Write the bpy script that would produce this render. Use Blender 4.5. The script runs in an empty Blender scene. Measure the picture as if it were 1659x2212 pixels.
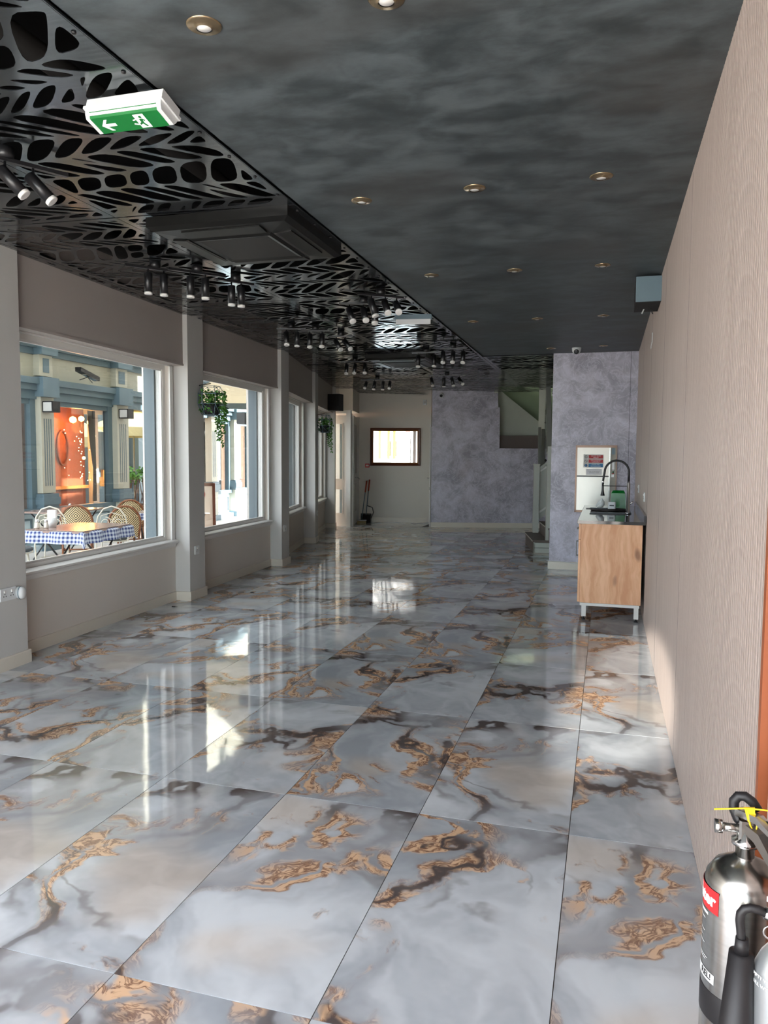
import bpy, math, random
from mathutils import Vector, Matrix
random.seed(7)
SC = bpy.context.scene
COL = SC.collection
PI = math.pi

# ------------------------------------------------------------------ camera
YAW, PITCH, ROLL, FPX, CH = 0.284573604, -0.0729473132, 0.00664458604, 1640.99, 1.4696822
def cam_basis():
    f = Vector((-math.sin(YAW)*math.cos(PITCH), math.cos(YAW)*math.cos(PITCH), math.sin(PITCH)))
    r0 = Vector((math.cos(YAW), math.sin(YAW), 0)); u0 = r0.cross(f)
    return r0*math.cos(ROLL)+u0*math.sin(ROLL), -r0*math.sin(ROLL)+u0*math.cos(ROLL), f
R_, U_, F_ = cam_basis()
cd = bpy.data.cameras.new('camera'); cam = bpy.data.objects.new('camera', cd); COL.objects.link(cam)
cd.sensor_fit = 'AUTO'; cd.sensor_width = 36.0; cd.lens = FPX/2212*36.0; cd.clip_start = 0.05; cd.clip_end = 200
cam.matrix_world = Matrix(((R_.x, U_.x, -F_.x, 0), (R_.y, U_.y, -F_.y, 0), (R_.z, U_.z, -F_.z, CH), (0, 0, 0, 1)))
SC.camera = cam

# ------------------------------------------------------------------ world, sun, exposure
SC.view_settings.view_transform = 'Standard'; SC.view_settings.look = 'None'
SC.view_settings.gamma = 1.0; SC.view_settings.use_curve_mapping = False
SC.view_settings.exposure = 2.45
SC.cycles.max_bounces = 10; SC.cycles.diffuse_bounces = 6; SC.cycles.glossy_bounces = 6; SC.cycles.transparent_max_bounces = 12
SC.cycles.caustics_reflective = False; SC.cycles.caustics_refractive = False
SC.cycles.use_denoising = True; SC.cycles.sample_clamp_indirect = 6.0
world = bpy.data.worlds.new('world'); SC.world = world; world.use_nodes = True
wn = world.node_tree; bg = wn.nodes['Background']
sky = wn.nodes.new('ShaderNodeTexSky'); sky.sky_type = 'NISHITA'; sky.sun_disc = False
sky.sun_elevation = math.radians(42); sky.sun_rotation = math.radians(105); sky.dust_density = 4.0; sky.air_density = 1.0
mixw = wn.nodes.new('ShaderNodeMixRGB'); mixw.inputs[0].default_value = 0.7; mixw.inputs[2].default_value = (5.4, 5.4, 5.5, 1)
wn.links.new(sky.outputs[0], mixw.inputs[1]); wn.links.new(mixw.outputs[0], bg.inputs[0])
bg.inputs[1].default_value = 0.32
def sun_lamp(direction, strength, angle, color):
    l = bpy.data.lights.new('sun', 'SUN'); l.energy = strength; l.angle = math.radians(angle); l.color = color
    o = bpy.data.objects.new('sun', l); COL.objects.link(o); o.location = (3, 3, 9)
    o.rotation_euler = Vector(direction).to_track_quat('-Z', 'Y').to_euler()
sun_lamp((-0.86, -0.30, -0.80), 11.0, 1.0, (1.0, 0.96, 0.91))
def portal(loc, rot, sx, sy):
    l = bpy.data.lights.new('daylight_portal', 'AREA'); l.shape = 'RECTANGLE'; l.size = sx; l.size_y = sy
    l.cycles.is_portal = True
    o = bpy.data.objects.new('daylight_portal', l); COL.objects.link(o); o.location = loc; o.rotation_euler = rot
portal((-1.9, -0.35, 1.3), (PI/2, 0, PI), 4.4, 2.6)
portal((-4.45, 5.6, 1.5), (PI/2, 0, -PI/2), 2.2, 1.7)
portal((-4.55, 8.2, 1.5), (PI/2, 0, -PI/2), 2.2, 1.7)
portal((-4.9, 10.9, 1.5), (PI/2, 0, -PI/2+.234), 2.2, 1.7)
portal((-5.6, 13.7, 1.5), (PI/2, 0, -PI/2+.234), 2.4, 1.7)
# added spot lamp imitating a sun glint through the open front
gl = bpy.data.lights.new('added_glint_spot', 'SPOT'); gl.energy = 3900; gl.spot_size = math.radians(3.7); gl.spot_blend = 0.5
gl.shadow_soft_size = 0.06; gl.color = (1.0, 0.96, 0.88)
go = bpy.data.objects.new('added_glint_spot', gl); COL.objects.link(go); go.location = (-2.2, -7.6, 2.9)
sl_ = bpy.data.lights.new('stair_fill', 'POINT'); sl_.energy = 34; sl_.color = (1.0, .98, .88); sl_.shadow_soft_size = .15  # added unseen fill light to brighten the stairwell
so_ = bpy.data.objects.new('stair_fill', sl_); COL.objects.link(so_); so_.location = (-1.75, 16.9, 4.0)
go.rotation_euler = (Vector((0.20, 4.95, 0.0))-Vector(go.location)).to_track_quat('-Z', 'Y').to_euler()

# ------------------------------------------------------------------ node helpers
def srgb(r, g, b):
    def f(c):
        c /= 255.0
        return c/12.92 if c <= .04045 else ((c+.055)/1.055)**2.4
    return (f(r), f(g), f(b), 1.0)
class G:
    def __init__(s, name):
        s.m = bpy.data.materials.new(name); s.m.use_nodes = True
        s.t = s.m.node_tree; s.b = s.t.nodes['Principled BSDF']
    def n(s, typ, **kw):
        x = s.t.nodes.new(typ)
        for k, v in kw.items(): setattr(x, k, v)
        return x
    def set(s, sock, v):
        if isinstance(v, bpy.types.NodeSocket): s.t.links.new(v, sock)
        else: sock.default_value = v
    def math(s, op, a, b=0.0, c=0.0, clamp=False):
        x = s.n('ShaderNodeMath', operation=op, use_clamp=clamp)
        s.set(x.inputs[0], a); s.set(x.inputs[1], b); s.set(x.inputs[2], c)
        return x.outputs[0]
    def vm(s, op, a, b=(0, 0, 0), sc=1.0):
        x = s.n('ShaderNodeVectorMath', operation=op)
        s.set(x.inputs[0], a); s.set(x.inputs[1], b)
        if op == 'SCALE': s.set(x.inputs[3], sc)
        return x.outputs[0]
    def noise(s, v, scale, detail=2.0, rough=.5, dist=0.0, color=False):
        x = s.n('ShaderNodeTexNoise'); s.set(x.inputs['Vector'], v); x.inputs['Scale'].default_value = scale
        x.inputs['Detail'].default_value = detail; x.inputs['Roughness'].default_value = rough; x.inputs['Distortion'].default_value = dist
        return x.outputs['Color' if color else 'Fac']
    def coord(s, kind='Object'): return s.n('ShaderNodeTexCoord').outputs[kind]
    def mapping(s, v, scale=(1, 1, 1), rot=(0, 0, 0), loc=(0, 0, 0)):
        x = s.n('ShaderNodeMapping'); s.set(x.inputs[0], v); x.inputs[1].default_value = loc; x.inputs[2].default_value = rot; x.inputs[3].default_value = scale
        return x.outputs[0]
    def sstep(s, v, a, b):
        x = s.n('ShaderNodeMapRange', interpolation_type='SMOOTHSTEP'); s.set(x.inputs[0], v)
        x.inputs[1].default_value = a; x.inputs[2].default_value = b
        return x.outputs[0]
    def mix(s, f, a, b, mode='MIX'):
        x = s.n('ShaderNodeMix', data_type='RGBA', blend_type=mode); s.set(x.inputs[0], f); s.set(x.inputs[6], a); s.set(x.inputs[7], b)
        return x.outputs[2]
    def sep(s, v):
        x = s.n('ShaderNodeSeparateXYZ'); s.set(x.inputs[0], v); return x.outputs
    def bump(s, h, strength=.3, dist=.01):
        x = s.n('ShaderNodeBump'); x.inputs['Strength'].default_value = strength; x.inputs['Distance'].default_value = dist
        s.set(x.inputs['Height'], h); s.t.links.new(x.outputs[0], s.b.inputs['Normal'])
    def fin(s, col=None, rough=None, metal=None, spec=None):
        if col is not None: s.set(s.b.inputs['Base Color'], col)
        if rough is not None: s.set(s.b.inputs['Roughness'], rough)
        if metal is not None: s.set(s.b.inputs['Metallic'], metal)
        if spec is not None: s.set(s.b.inputs['Specular IOR Level'], spec)
        return s.m
def plain(name, col, rough=.5, metal=0.0, spec=.5, var=.06, scale=6.0, bump=0.0):
    g = G(name); c = g.coord(); nz = g.noise(c, scale, 3)
    f = g.math('MULTIPLY_ADD', nz, 2*var, 1-var)
    colr = g.mix(1.0, col, f, 'MULTIPLY')
    if bump: g.bump(g.noise(c, scale*14, 3), bump, .003)
    return g.fin(colr, rough, metal, spec)
def emit(name, col, strength):
    g = G(name); g.b.inputs['Emission Color'].default_value = col; g.b.inputs['Emission Strength'].default_value = strength
    nz = g.noise(g.coord(), 4.0); return g.fin(g.mix(nz, col, (col[0]*.9, col[1]*.9, col[2]*.9, 1)), .5)
def glass(name, tint=(.96, .98, .97, 1), extra=0.0):
    g = G(name); t = g.t
    tr = g.n('ShaderNodeBsdfTransparent'); tr.inputs[0].default_value = tint
    gl_ = g.n('ShaderNodeBsdfGlossy'); gl_.inputs['Roughness'].default_value = 0.0
    lw = g.n('ShaderNodeLayerWeight'); lw.inputs[0].default_value = .5
    f = g.math('MULTIPLY_ADD', g.math('POWER', lw.outputs['Facing'], 4.0), .85, .03+extra, clamp=True)
    mx = g.n('ShaderNodeMixShader'); t.links.new(f, mx.inputs[0]); t.links.new(tr.outputs[0], mx.inputs[1]); t.links.new(gl_.outputs[0], mx.inputs[2])
    t.links.new(mx.outputs[0], t.nodes['Material Output'].inputs[0]); return g.m

M = {}
# polished marble-effect porcelain
g = G('marble_tile'); oi = g.n('ShaderNodeObjectInfo'); P = g.coord()
k = g.math('FLOOR', g.math('MULTIPLY', oi.outputs['Random'], 6.0))
cv = g.n('ShaderNodeCombineXYZ'); g.set(cv.inputs[0], g.math('MULTIPLY', k, 3.71)); g.set(cv.inputs[1], g.math('MULTIPLY', k, 1.93))
P = g.vm('SCALE', g.vm('ADD', P, cv.outputs[0]), sc=.80)
w1 = g.vm('SCALE', g.vm('SUBTRACT', g.noise(P, 1.5, 2, color=True), (.5, .5, .5)), sc=.95)
w2 = g.vm('SCALE', g.vm('SUBTRACT', g.noise(P, 7.0, 3, color=True), (.5, .5, .5)), sc=.20)
Q = g.mapping(g.vm('ADD', g.vm('ADD', P, w1), w2), scale=(1.0, .72, 1.0), rot=(0, 0, .65))
R = g.noise(Q, 1.25, 3, .55)
ridge = g.math('ABSOLUTE', g.math('SUBTRACT', R, .5))
M1 = g.sstep(g.noise(P, 1.7, 2), .43, .56)
M2 = g.sstep(g.noise(g.vm('ADD', P, (9.1, 3.3, 0)), 2.0, 2), .38, .50)
cloud = g.noise(Q, 1.6, 4, .6)
base = g.mix(g.sstep(cloud, .36, .66), srgb(162, 168, 174), srgb(218, 223, 227))
base = g.mix(g.math('MULTIPLY', g.sstep(g.noise(g.vm('ADD', P, (5.1, 7.7, 0)), 2.4, 2), .52, .74), .38), base, srgb(216, 190, 158))
smoke = g.math('MULTIPLY', g.sstep(ridge, .075, .0), .5)
base = g.mix(smoke, base, srgb(124, 120, 122))
thin = g.math('ABSOLUTE', g.math('SUBTRACT', g.noise(g.vm('ADD', Q, (2.2, 8.1, 0)), 1.7, 2, .5), .5))
base = g.mix(g.math('MULTIPLY', g.math('MULTIPLY', g.sstep(thin, .022, .0), g.sstep(g.noise(P, 2.6, 2), .5, .62)), .5), base, srgb(104, 94, 88))
dark = g.math('MULTIPLY', g.sstep(ridge, .026, .010), M1)
base = g.mix(g.math('MULTIPLY', dark, .92), base, srgb(82, 70, 66))
finef = g.sstep(g.math('ABSOLUTE', g.math('SUBTRACT', g.noise(Q, 13.0, 4, .6, 1.8), .5)), .0, .09)
cband = g.sstep(g.math('ABSOLUTE', g.math('SUBTRACT', ridge, .028)), .026, .012)
cm = g.math('MULTIPLY', g.math('MULTIPLY', cband, M2), g.sstep(g.noise(Q, 6.0, 3), .40, .52))
ccol = g.mix(finef, srgb(140, 100, 74), srgb(228, 188, 150))
base = g.mix(g.math('MULTIPLY', cm, .93), base, ccol)
c2 = g.math('MULTIPLY', g.sstep(g.noise(g.vm('ADD', Q, (1.2, 4.4, 0)), 3.2, 4, .65), .62, .70), .8)
base = g.mix(c2, base, g.mix(finef, srgb(104, 78, 64), srgb(198, 160, 128)))
g.b.inputs['IOR'].default_value = 1.75
gp = g.n('ShaderNodeNewGeometry').outputs['Position']
g.bump(g.noise(gp, 5.5, 2, .4), .035, .02)
M['marble'] = g.fin(base, .05)
M['grout'] = plain('grout', srgb(96, 92, 88), .8)
# dark polished plaster ceiling
g = G('dark_plaster'); c = g.coord(); cc = g.mapping(c, scale=(1.1, 1.8, 1))
nz = g.noise(cc, 3.4, 6, .64, .25); nz2 = g.noise(cc, .8, 3)
col = g.mix(g.sstep(nz, .30, .72), srgb(48, 55, 58), srgb(90, 99, 102))
col = g.mix(g.math('MULTIPLY', g.sstep(nz2, .5, .7), .35), col, srgb(62, 57, 54))
g.bump(nz, .15, .004); M['dark_plaster'] = g.fin(col, g.math('MULTIPLY_ADD', nz, .3, .36))
# lilac polished plaster
g = G('lilac_plaster'); c = g.coord(); nz = g.noise(c, 2.6, 6, .65, .9); n3 = g.noise(g.vm('ADD', c, (4, 4, 4)), 5.0, 6, .7, 1.6)
col = g.mix(g.sstep(nz, .32, .68), srgb(150, 146, 158), srgb(198, 194, 208))
col = g.mix(g.math('MULTIPLY', g.sstep(g.math('ABSOLUTE', g.math('SUBTRACT', n3, .5)), .04, .0), .4), col, srgb(224, 222, 234))
col = g.mix(g.math('MULTIPLY', g.sstep(g.noise(c, 1.3, 3), .58, .72), .3), col, srgb(150, 132, 128))
g.bump(n3, .25, .004); M['lilac'] = g.fin(col, .42)
M['taupe'] = plain('taupe_paint', srgb(212, 204, 195), .62, var=.04, scale=1.6, bump=.05)
M['grey_paint'] = plain('pale_grey_paint', srgb(196, 194, 190), .55, var=.03, scale=1.4, bump=.03)
M['board'] = plain('taupe_board', srgb(168, 160, 154), .7, var=.02, bump=.05)
M['beige'] = plain('beige_paint', srgb(210, 204, 194), .62, var=.03, scale=1.3)
M['skirting'] = plain('ivory_gloss', srgb(214, 206, 192), .35, var=.03)
M['white_gloss'] = plain('white_gloss', srgb(220, 218, 214), .3, var=.02)
M['white_plastic'] = plain('white_plastic', srgb(212, 214, 214), .4, var=.02)
# fluted wall slats: printed pale walnut
g = G('pale_slat'); c = g.coord(); gr = g.noise(g.mapping(c, scale=(120, 120, 1.3)), 1.0, 4)
col = g.mix(g.sstep(gr, .2, .8), srgb(168, 152, 143), srgb(194, 179, 170)); M['slat'] = g.fin(col, .5)
M['slat_gap'] = plain('slat_groove', srgb(98, 82, 74), .8)
M['copper_trim'] = plain('orange_wood_trim', srgb(150, 82, 48), .4)
M['pink_fabric'] = plain('pinkish_panel', srgb(186, 168, 160), .75, scale=30, bump=.2)
M['sheet'] = None
g = G('brushed_black_metal'); c = g.coord(); nz = g.noise(g.mapping(c, scale=(2, 30, 2)), 2.0, 3)
M['sheet'] = g.fin(g.mix(nz, srgb(70, 76, 80), srgb(96, 102, 106)), g.math('MULTIPLY_ADD', nz, .08, .09), .85)
M['void'] = plain('void_black', srgb(7, 7, 8), .9, spec=.1)
M['duct'] = plain('old_duct', srgb(30, 29, 28), .7, spec=.2)
M['black'] = plain('black_metal', srgb(24, 24, 26), .35, .0)
M['black_matt'] = plain('black_matt', srgb(30, 30, 32), .7)
M['ac_black'] = plain('satin_black_plastic', srgb(18, 18, 17), .30, 0, .28)
M['ac_grille'] = plain('grille_black', srgb(30, 26, 24), .6)
M['chrome'] = plain('chrome', srgb(215, 215, 215), .12, 1.0, var=.02)
g = G('stainless'); c = g.coord(); nz = g.noise(g.mapping(c, scale=(1, 1, 40)), 3.0, 3)
M['steel'] = g.fin(g.mix(nz, srgb(172, 170, 166), srgb(205, 203, 198)), .22, 1.0)
M['steel_pale'] = plain('brushed_steel_pale', srgb(214, 208, 198), .42, .55, var=.04)
M['brass_ring'] = plain('antique_brass', srgb(170, 150, 120), .25, .9)
M['lens'] = plain('frosted_lens', srgb(238, 238, 234), .3)
M['spot_lens'] = plain('white_lens', srgb(226, 224, 220), .35)
# cabinet wood
g = G('knotty_oak'); c = g.coord(); ww = g.vm('ADD', c, g.vm('SCALE', g.noise(c, 3.0, 2, color=True), sc=.12))
gr = g.noise(g.mapping(ww, scale=(14, 14, 1.1)), 1.6, 5, .6)
vor = g.n('ShaderNodeTexVoronoi'); g.set(vor.inputs['Vector'], g.mapping(ww, scale=(5.2, 5.2, 2.3))); vor.inputs['Scale'].default_value = 1.15
kn = g.sstep(vor.outputs['Distance'], .20, .05)
col = g.mix(g.sstep(gr, .3, .72), srgb(212, 152, 110), srgb(236, 186, 146))
col = g.mix(g.math('MULTIPLY', kn, .7), col, srgb(120, 76, 50)); M['oak'] = g.fin(col, .5)
g = G('marble_top'); c = g.coord(); wv = g.noise(g.mapping(c, scale=(2, 9, 2)), 1.5, 5, .6)
M['worktop'] = g.fin(g.mix(g.sstep(wv, .35, .7), srgb(38, 38, 40), srgb(60, 60, 62)), .06)
M['worktop_pale'] = g.m
M['dark_edge'] = plain('dark_edge', srgb(52, 44, 42), .4)
M['stair_tread'] = plain('stair_brown', srgb(92, 78, 72), .5, scale=12)
M['stair_paint'] = plain('stair_grey_paint', srgb(176, 178, 170), .45)
M['green_wall'] = plain('green_painted_wall', srgb(120, 134, 112), .6)
M['sage_white'] = plain('sage_white', srgb(190, 194, 180), .6)
M['green_plastic'] = plain('green_plastic', srgb(14, 112, 40), .25)
M['red'] = plain('red_paint', srgb(206, 40, 44), .4)
M['grip_orange'] = plain('orange_red_grip', srgb(176, 66, 40), .5)
M['sign_red'] = plain('sign_red', srgb(176, 34, 38), .5)
M['sign_blue'] = plain('sign_blue', srgb(22, 104, 150), .5)
M['sign_green'] = plain('sign_green', srgb(6, 110, 46), .35)
M['white_ink'] = plain('white_ink', srgb(240, 240, 240), .5)
M['black_ink'] = plain('black_ink', srgb(30, 30, 30), .6)
M['mirror'] = plain('mirror_silver', srgb(240, 242, 242), .01, 1.0, var=.0)
M['mahogany'] = plain('mahogany_frame', srgb(98, 52, 30), .3, scale=14)
M['gilt'] = plain('gilt_edge', srgb(200, 138, 70), .3, .6)
M['glass'] = glass('window_glass', (.76, .78, .78, 1)); M['shop_glass'] = glass('shop_glass', (.9, .93, .93, 1), .07)
M['leaf'] = plain('leaf_green', srgb(70, 122, 44), .5, var=.35, scale=24)
M['deep_yellow'] = plain('deep_yellow', srgb(176, 150, 50), .6)
M['yellow'] = plain('yellow_plastic', srgb(246, 206, 30), .4)
M['blue_box'] = plain('grey_blue_box', srgb(96, 116, 126), .4)
M['alu'] = plain('aluminium_body', srgb(176, 180, 182), .3, .6)
M['rubber'] = plain('rubber', srgb(28, 26, 28), .5)
# outdoors
M['facade_cream'] = plain('facade_cream', srgb(180, 177, 162), .6)
M['facade_blue'] = plain('facade_blue', srgb(92, 112, 122), .5)
M['facade_pale'] = plain('facade_pale_blue', srgb(196, 216, 226), .5)
M['facade_dark'] = plain('facade_slate', srgb(88, 104, 112), .5)
M['paving'] = plain('pale_paving', srgb(196, 192, 186), .8, scale=2)
M['wire_white'] = plain('cream_wire', srgb(200, 194, 178), .4)
M['cushion'] = plain('grey_cushion', srgb(70, 76, 80), .8)
M['bamboo'] = plain('bamboo_brown', srgb(120, 72, 40), .45, var=.2)
g = G('rattan_weave'); c = g.coord(); s = g.sep(c)
d = g.math('ADD', g.math('ABSOLUTE', s[0]), g.math('ABSOLUTE', g.math('SUBTRACT', s[2], .72)))
st = g.sstep(g.math('SINE', g.math('MULTIPLY', d, 190.0)), -.25, .25)
M['rattan'] = g.fin(g.mix(st, srgb(34, 26, 20), srgb(222, 196, 148)), .6)
g = G('gingham'); c = g.coord('UV'); s = g.sep(c)
a = g.sstep(g.math('SINE', g.math('MULTIPLY', s[0], 2*PI)), -.1, .1); b = g.sstep(g.math('SINE', g.math('MULTIPLY', s[1], 2*PI)), -.1, .1)
f = g.math('MULTIPLY', g.math('ADD', a, b), .5); M['gingham'] = g.fin(g.mix(f, srgb(196, 202, 212), srgb(28, 48, 108)), .8)
M['table_top'] = plain('table_top_pale', srgb(142, 118, 108), .2)
M['canvas'] = plain('canvas_cream', srgb(236, 222, 168), .8)
M['room_dark'] = plain('dim_room', srgb(66, 56, 50), .8)
M['curtain'] = plain('curtain_grey', srgb(66, 62, 60), .9, scale=10)
M['orange_wall'] = plain('amber_room', srgb(128, 66, 34), .7, var=.35, scale=7)
M['lamp_orange'] = emit('amber_lamp', (1, .42, .1, 1), 7.0)
M['bulb'] = emit('fairy_bulb', (1, .72, .35, 1), 14.0)
M['yellow_lit'] = emit('lit_yellow', (1, .78, .2, 1), .7)
M['hedge'] = plain('hedge_green', srgb(90, 140, 52), .7, var=.35, scale=18)
M['brown_slat'] = plain('brown_trunk', srgb(112, 84, 66), .8)
M['pink_brick'] = plain('pink_brick', srgb(150, 88, 78), .8)

# ------------------------------------------------------------------ mesh helpers
class MB:
    def __init__(s): s.v = []; s.f = []; s.sm = []; s.uv = None
    def add(s, vs, fs, smooth=False):
        o = len(s.v); s.v += [tuple(v) for v in vs]; s.f += [tuple(i+o for i in f) for f in fs]; s.sm += [smooth]*len(fs); return s
    def box(s, x0, x1, y0, y1, z0, z1, bev=0.0):
        x0, x1 = min(x0, x1), max(x0, x1); y0, y1 = min(y0, y1), max(y0, y1); z0, z1 = min(z0, z1), max(z0, z1)
        if bev > 0:
            return s.prism([(x0+bev, y0), (x1-bev, y0), (x1, y0+bev), (x1, y1-bev), (x1-bev, y1), (x0+bev, y1), (x0, y1-bev), (x0, y0+bev)], z0, z1)
        return s.prism([(x0, y0), (x1, y0), (x1, y1), (x0, y1)], z0, z1)
    def prism(s, poly, z0, z1):
        n = len(poly); vs = [(x, y, z0) for x, y in poly]+[(x, y, z1) for x, y in poly]
        fs = [tuple(range(n-1, -1, -1)), tuple(range(n, 2*n))]+[(i, (i+1) % n, n+(i+1) % n, n+i) for i in range(n)]
        return s.add(vs, fs)
    def obox(s, c, ax, ay, az, hx, hy, hz):
        c = Vector(c); ax = Vector(ax).normalized()*hx; ay = Vector(ay).normalized()*hy; az = Vector(az).normalized()*hz
        vs = [c+i*ax+j*ay+k*az for k in (-1, 1) for j in (-1, 1) for i in (-1, 1)]
        return s.add(vs, [(0, 2, 3, 1), (4, 5, 7, 6), (0, 1, 5, 4), (2, 6, 7, 3), (0, 4, 6, 2), (1, 3, 7, 5)])
    def extr(s, prof, path_a, path_b, up=(0, 0, 1)):
        """profile [(out, z)] swept from a to b; out = left-hand normal of direction (b-a)"""
        a = Vector(path_a); b = Vector(path_b); d = (b-a).normalized(); n = Vector((-d.y, d.x, 0)); m = len(prof)
        vs = [a+n*o+Vector((0, 0, z)) for o, z in prof]+[b+n*o+Vector((0, 0, z)) for o, z in prof]
        fs = [tuple(range(m)), tuple(range(2*m-1, m-1, -1))]+[(i, m+i, m+(i+1) % m, (i+1) % m) for i in range(m)]
        return s.add(vs, fs)
    def tube(s, pts, r, seg=8, closed=False, smooth=True, caps=True):
        pts = [Vector(p) for p in pts]; n = len(pts)
        rr = r if isinstance(r, (list, tuple)) else [r]*n
        vs = []; prev = None
        for i, p_ in enumerate(pts):
            t = ((pts[(i+1) % n]-pts[i-1]) if (closed or 0 < i < n-1) else (pts[1]-pts[0] if i == 0 else pts[-1]-pts[-2]))
            if t.length < 1e-9: t = Vector((0, 0, 1))
            t.normalize()
            if prev is None: u = t.orthogonal().normalized()
            else:
                u = prev-t*prev.dot(t)
                u = u.normalized() if u.length > 1e-6 else t.orthogonal().normalized()
            prev = u; w = t.cross(u)
            for k in range(seg):
                a = 2*PI*k/seg; vs.append(p_+(u*math.cos(a)+w*math.sin(a))*rr[i])
        fs = []
        for i in range(n if closed else n-1):
            j = (i+1) % n
            for k in range(seg): fs.append((i*seg+k, i*seg+(k+1) % seg, j*seg+(k+1) % seg, j*seg+k))
        s.add(vs, fs, smooth)
        if caps and not closed:
            o = len(s.v)-n*seg
            s.f += [tuple(o+k for k in range(seg-1, -1, -1)), tuple(o+(n-1)*seg+k for k in range(seg))]; s.sm += [False, False]
        return s
    def lathe(s, prof, c=(0, 0, 0), seg=24, axis=(0, 0, 1), smooth=True, a0=0.0, a1=2*PI, caps=True):
        az = Vector(axis).normalized(); ax = az.orthogonal().normalized()
        if abs(az.z) > .999: ax = Vector((1, 0, 0))
        ay = az.cross(ax); c = Vector(c); full = abs(a1-a0-2*PI) < 1e-6
        m = seg if full else seg+1; vs = []
        for r, h in prof:
            for k in range(m):
                a = a0+(a1-a0)*k/seg; vs.append(c+ax*math.cos(a)*r+ay*math.sin(a)*r+az*h)
        fs = []
        for i in range(len(prof)-1):
            for k in range(seg if full else seg):
                k2 = (k+1) % m if full else k+1
                fs.append((i*m+k, i*m+k2, (i+1)*m+k2, (i+1)*m+k))
        s.add(vs, fs, smooth); o = len(s.v)-len(vs)
        if full and caps:
            if prof[0][0] > 1e-5: s.f.append(tuple(o+k for k in range(seg-1, -1, -1))); s.sm.append(False)
            if prof[-1][0] > 1e-5: s.f.append(tuple(o+(len(prof)-1)*m+k for k in range(seg))); s.sm.append(False)
        return s
    def build(s, name, mat, parent=None, mesh_mats=None, label=None, kind=None):
        me = bpy.data.meshes.new(name)
        inv = loc_inverse(parent)
        me.from_pydata([inv @ Vector(v) for v in s.v] if inv else s.v, [], s.f)
        me.polygons.foreach_set('use_smooth', s.sm)
        me.materials.append(mat); me.update()
        o = bpy.data.objects.new(name, me); COL.objects.link(o)
        if parent: o.parent = parent
        if label: o['label'] = label
        if kind: o['kind'] = kind
        return o
def local_mat(o):
    m = Matrix.Translation(o.location) @ o.rotation_euler.to_matrix().to_4x4()
    return (local_mat(o.parent) @ m) if o.parent else m
def loc_inverse(o):
    if o is None or o.get('_local'): return None
    if o.parent and o.parent.get('_local'): return None
    m = local_mat(o)
    return None if m == Matrix.Identity(4) else m.inverted()
def thing(name, label, cat, loc=(0, 0, 0), rz=0.0, group=None, local=False):
    o = bpy.data.objects.new(name, None); COL.objects.link(o); o.empty_display_size = .1
    o.location = loc; o.rotation_euler = (0, 0, rz); o['label'] = label; o['category'] = cat
    if group: o['group'] = group
    if local: o['_local'] = 1
    return o
def tag(o, label, cat, group=None):
    o['label'] = label; o['category'] = cat
    if group: o['group'] = group
    return o
def dup(root, loc, rz, label, group=None, rot=None):
    def cp(o, par):
        c = o.copy(); COL.objects.link(c); c.parent = par
        for ch in o.children: cp(ch, c)
        return c
    r = cp(root, None); r.location = loc; r.rotation_euler = rot or (0, 0, rz); r['label'] = label
    if group: r['group'] = group
    return r
def text_mesh(txt, size, mat, parent, origin, xd, yd, thick=.0006, name='lettering', align='CENTER', bold=0.0, squash=1.0, wrap=None):
    cu = bpy.data.curves.new('t', 'FONT'); cu.body = txt; cu.size = size; cu.extrude = thick/2; cu.align_x = align; cu.align_y = 'CENTER'; cu.offset = bold; cu.resolution_u = 2
    ob = bpy.data.objects.new('t', cu); COL.objects.link(ob); bpy.context.view_layer.update()
    me = bpy.data.meshes.new_from_object(ob.evaluated_get(bpy.context.evaluated_depsgraph_get()))
    bpy.data.objects.remove(ob)
    mb = MB(); xd = Vector(xd).normalized(); yd = Vector(yd).normalized(); zd = xd.cross(yd); origin = Vector(origin or (0, 0, 0))
    if wrap: vs = [wrap(v.co.x*squash, v.co.y, v.co.z) for v in me.vertices]
    else: vs = [origin+xd*v.co.x*squash+yd*v.co.y+zd*(v.co.z+thick/2) for v in me.vertices]
    mb.add(vs, [tuple(p_.vertices) for p_ in me.polygons])
    return mb.build(name, mat, parent)
def flat(pts, mat, parent, origin, xd, yd, name, thick=.001, label=None):
    xd = Vector(xd).normalized(); yd = Vector(yd).normalized(); zd = xd.cross(yd); o = Vector(origin); n = len(pts)
    vs = [o+xd*x+yd*y for x, y in pts]+[o+xd*x+yd*y+zd*thick for x, y in pts]
    return MB().add(vs, [tuple(range(n-1, -1, -1)), tuple(range(n, 2*n))]+[(i, (i+1) % n, n+(i+1) % n, n+i) for i in range(n)]).build(name, mat, parent, label=label)
def rect(x0, x1, y0, y1): return [(x0, y0), (x1, y0), (x1, y1), (x0, y1)]
def circ(cx, cy, r, n=20): return [(cx+r*math.cos(2*PI*i/n), cy+r*math.sin(2*PI*i/n)) for i in range(n)]

# ------------------------------------------------------------------ wall frames
ZC = 2.82
def unit(a, b):
    d = Vector((b[0]-a[0], b[1]-a[1])); d.normalize(); return d
OA = Vector((-3.90, 4.376)); TA = unit(OA, (-4.14, 9.45)); NA = Vector((-TA.y, TA.x))
OB = Vector((-4.135, 9.56)); TB = unit(OB, (-5.397, 14.863)); NB = Vector((-TB.y, TB.x))
def W(fr, s, d, z=None):
    O, T, N_ = (OA, TA, NA) if fr == 'A' else (OB, TB, NB)
    q = O+T*s+N_*d
    return (q.x, q.y) if z is None else Vector((q.x, q.y, z))
def wbox(mb, fr, s0, s1, d0, d1, z0, z1):
    q = [W(fr, s0, d0), W(fr, s1, d0), W(fr, s1, d1), W(fr, s0, d1)]
    return mb.prism(q[::1], z0, z1)
UD = Vector((math.cos(.2443), math.sin(.2443), 0)); VD = Vector((-UD.y, UD.x, 0))      # rear part of the room is turned 14 degrees
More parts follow.
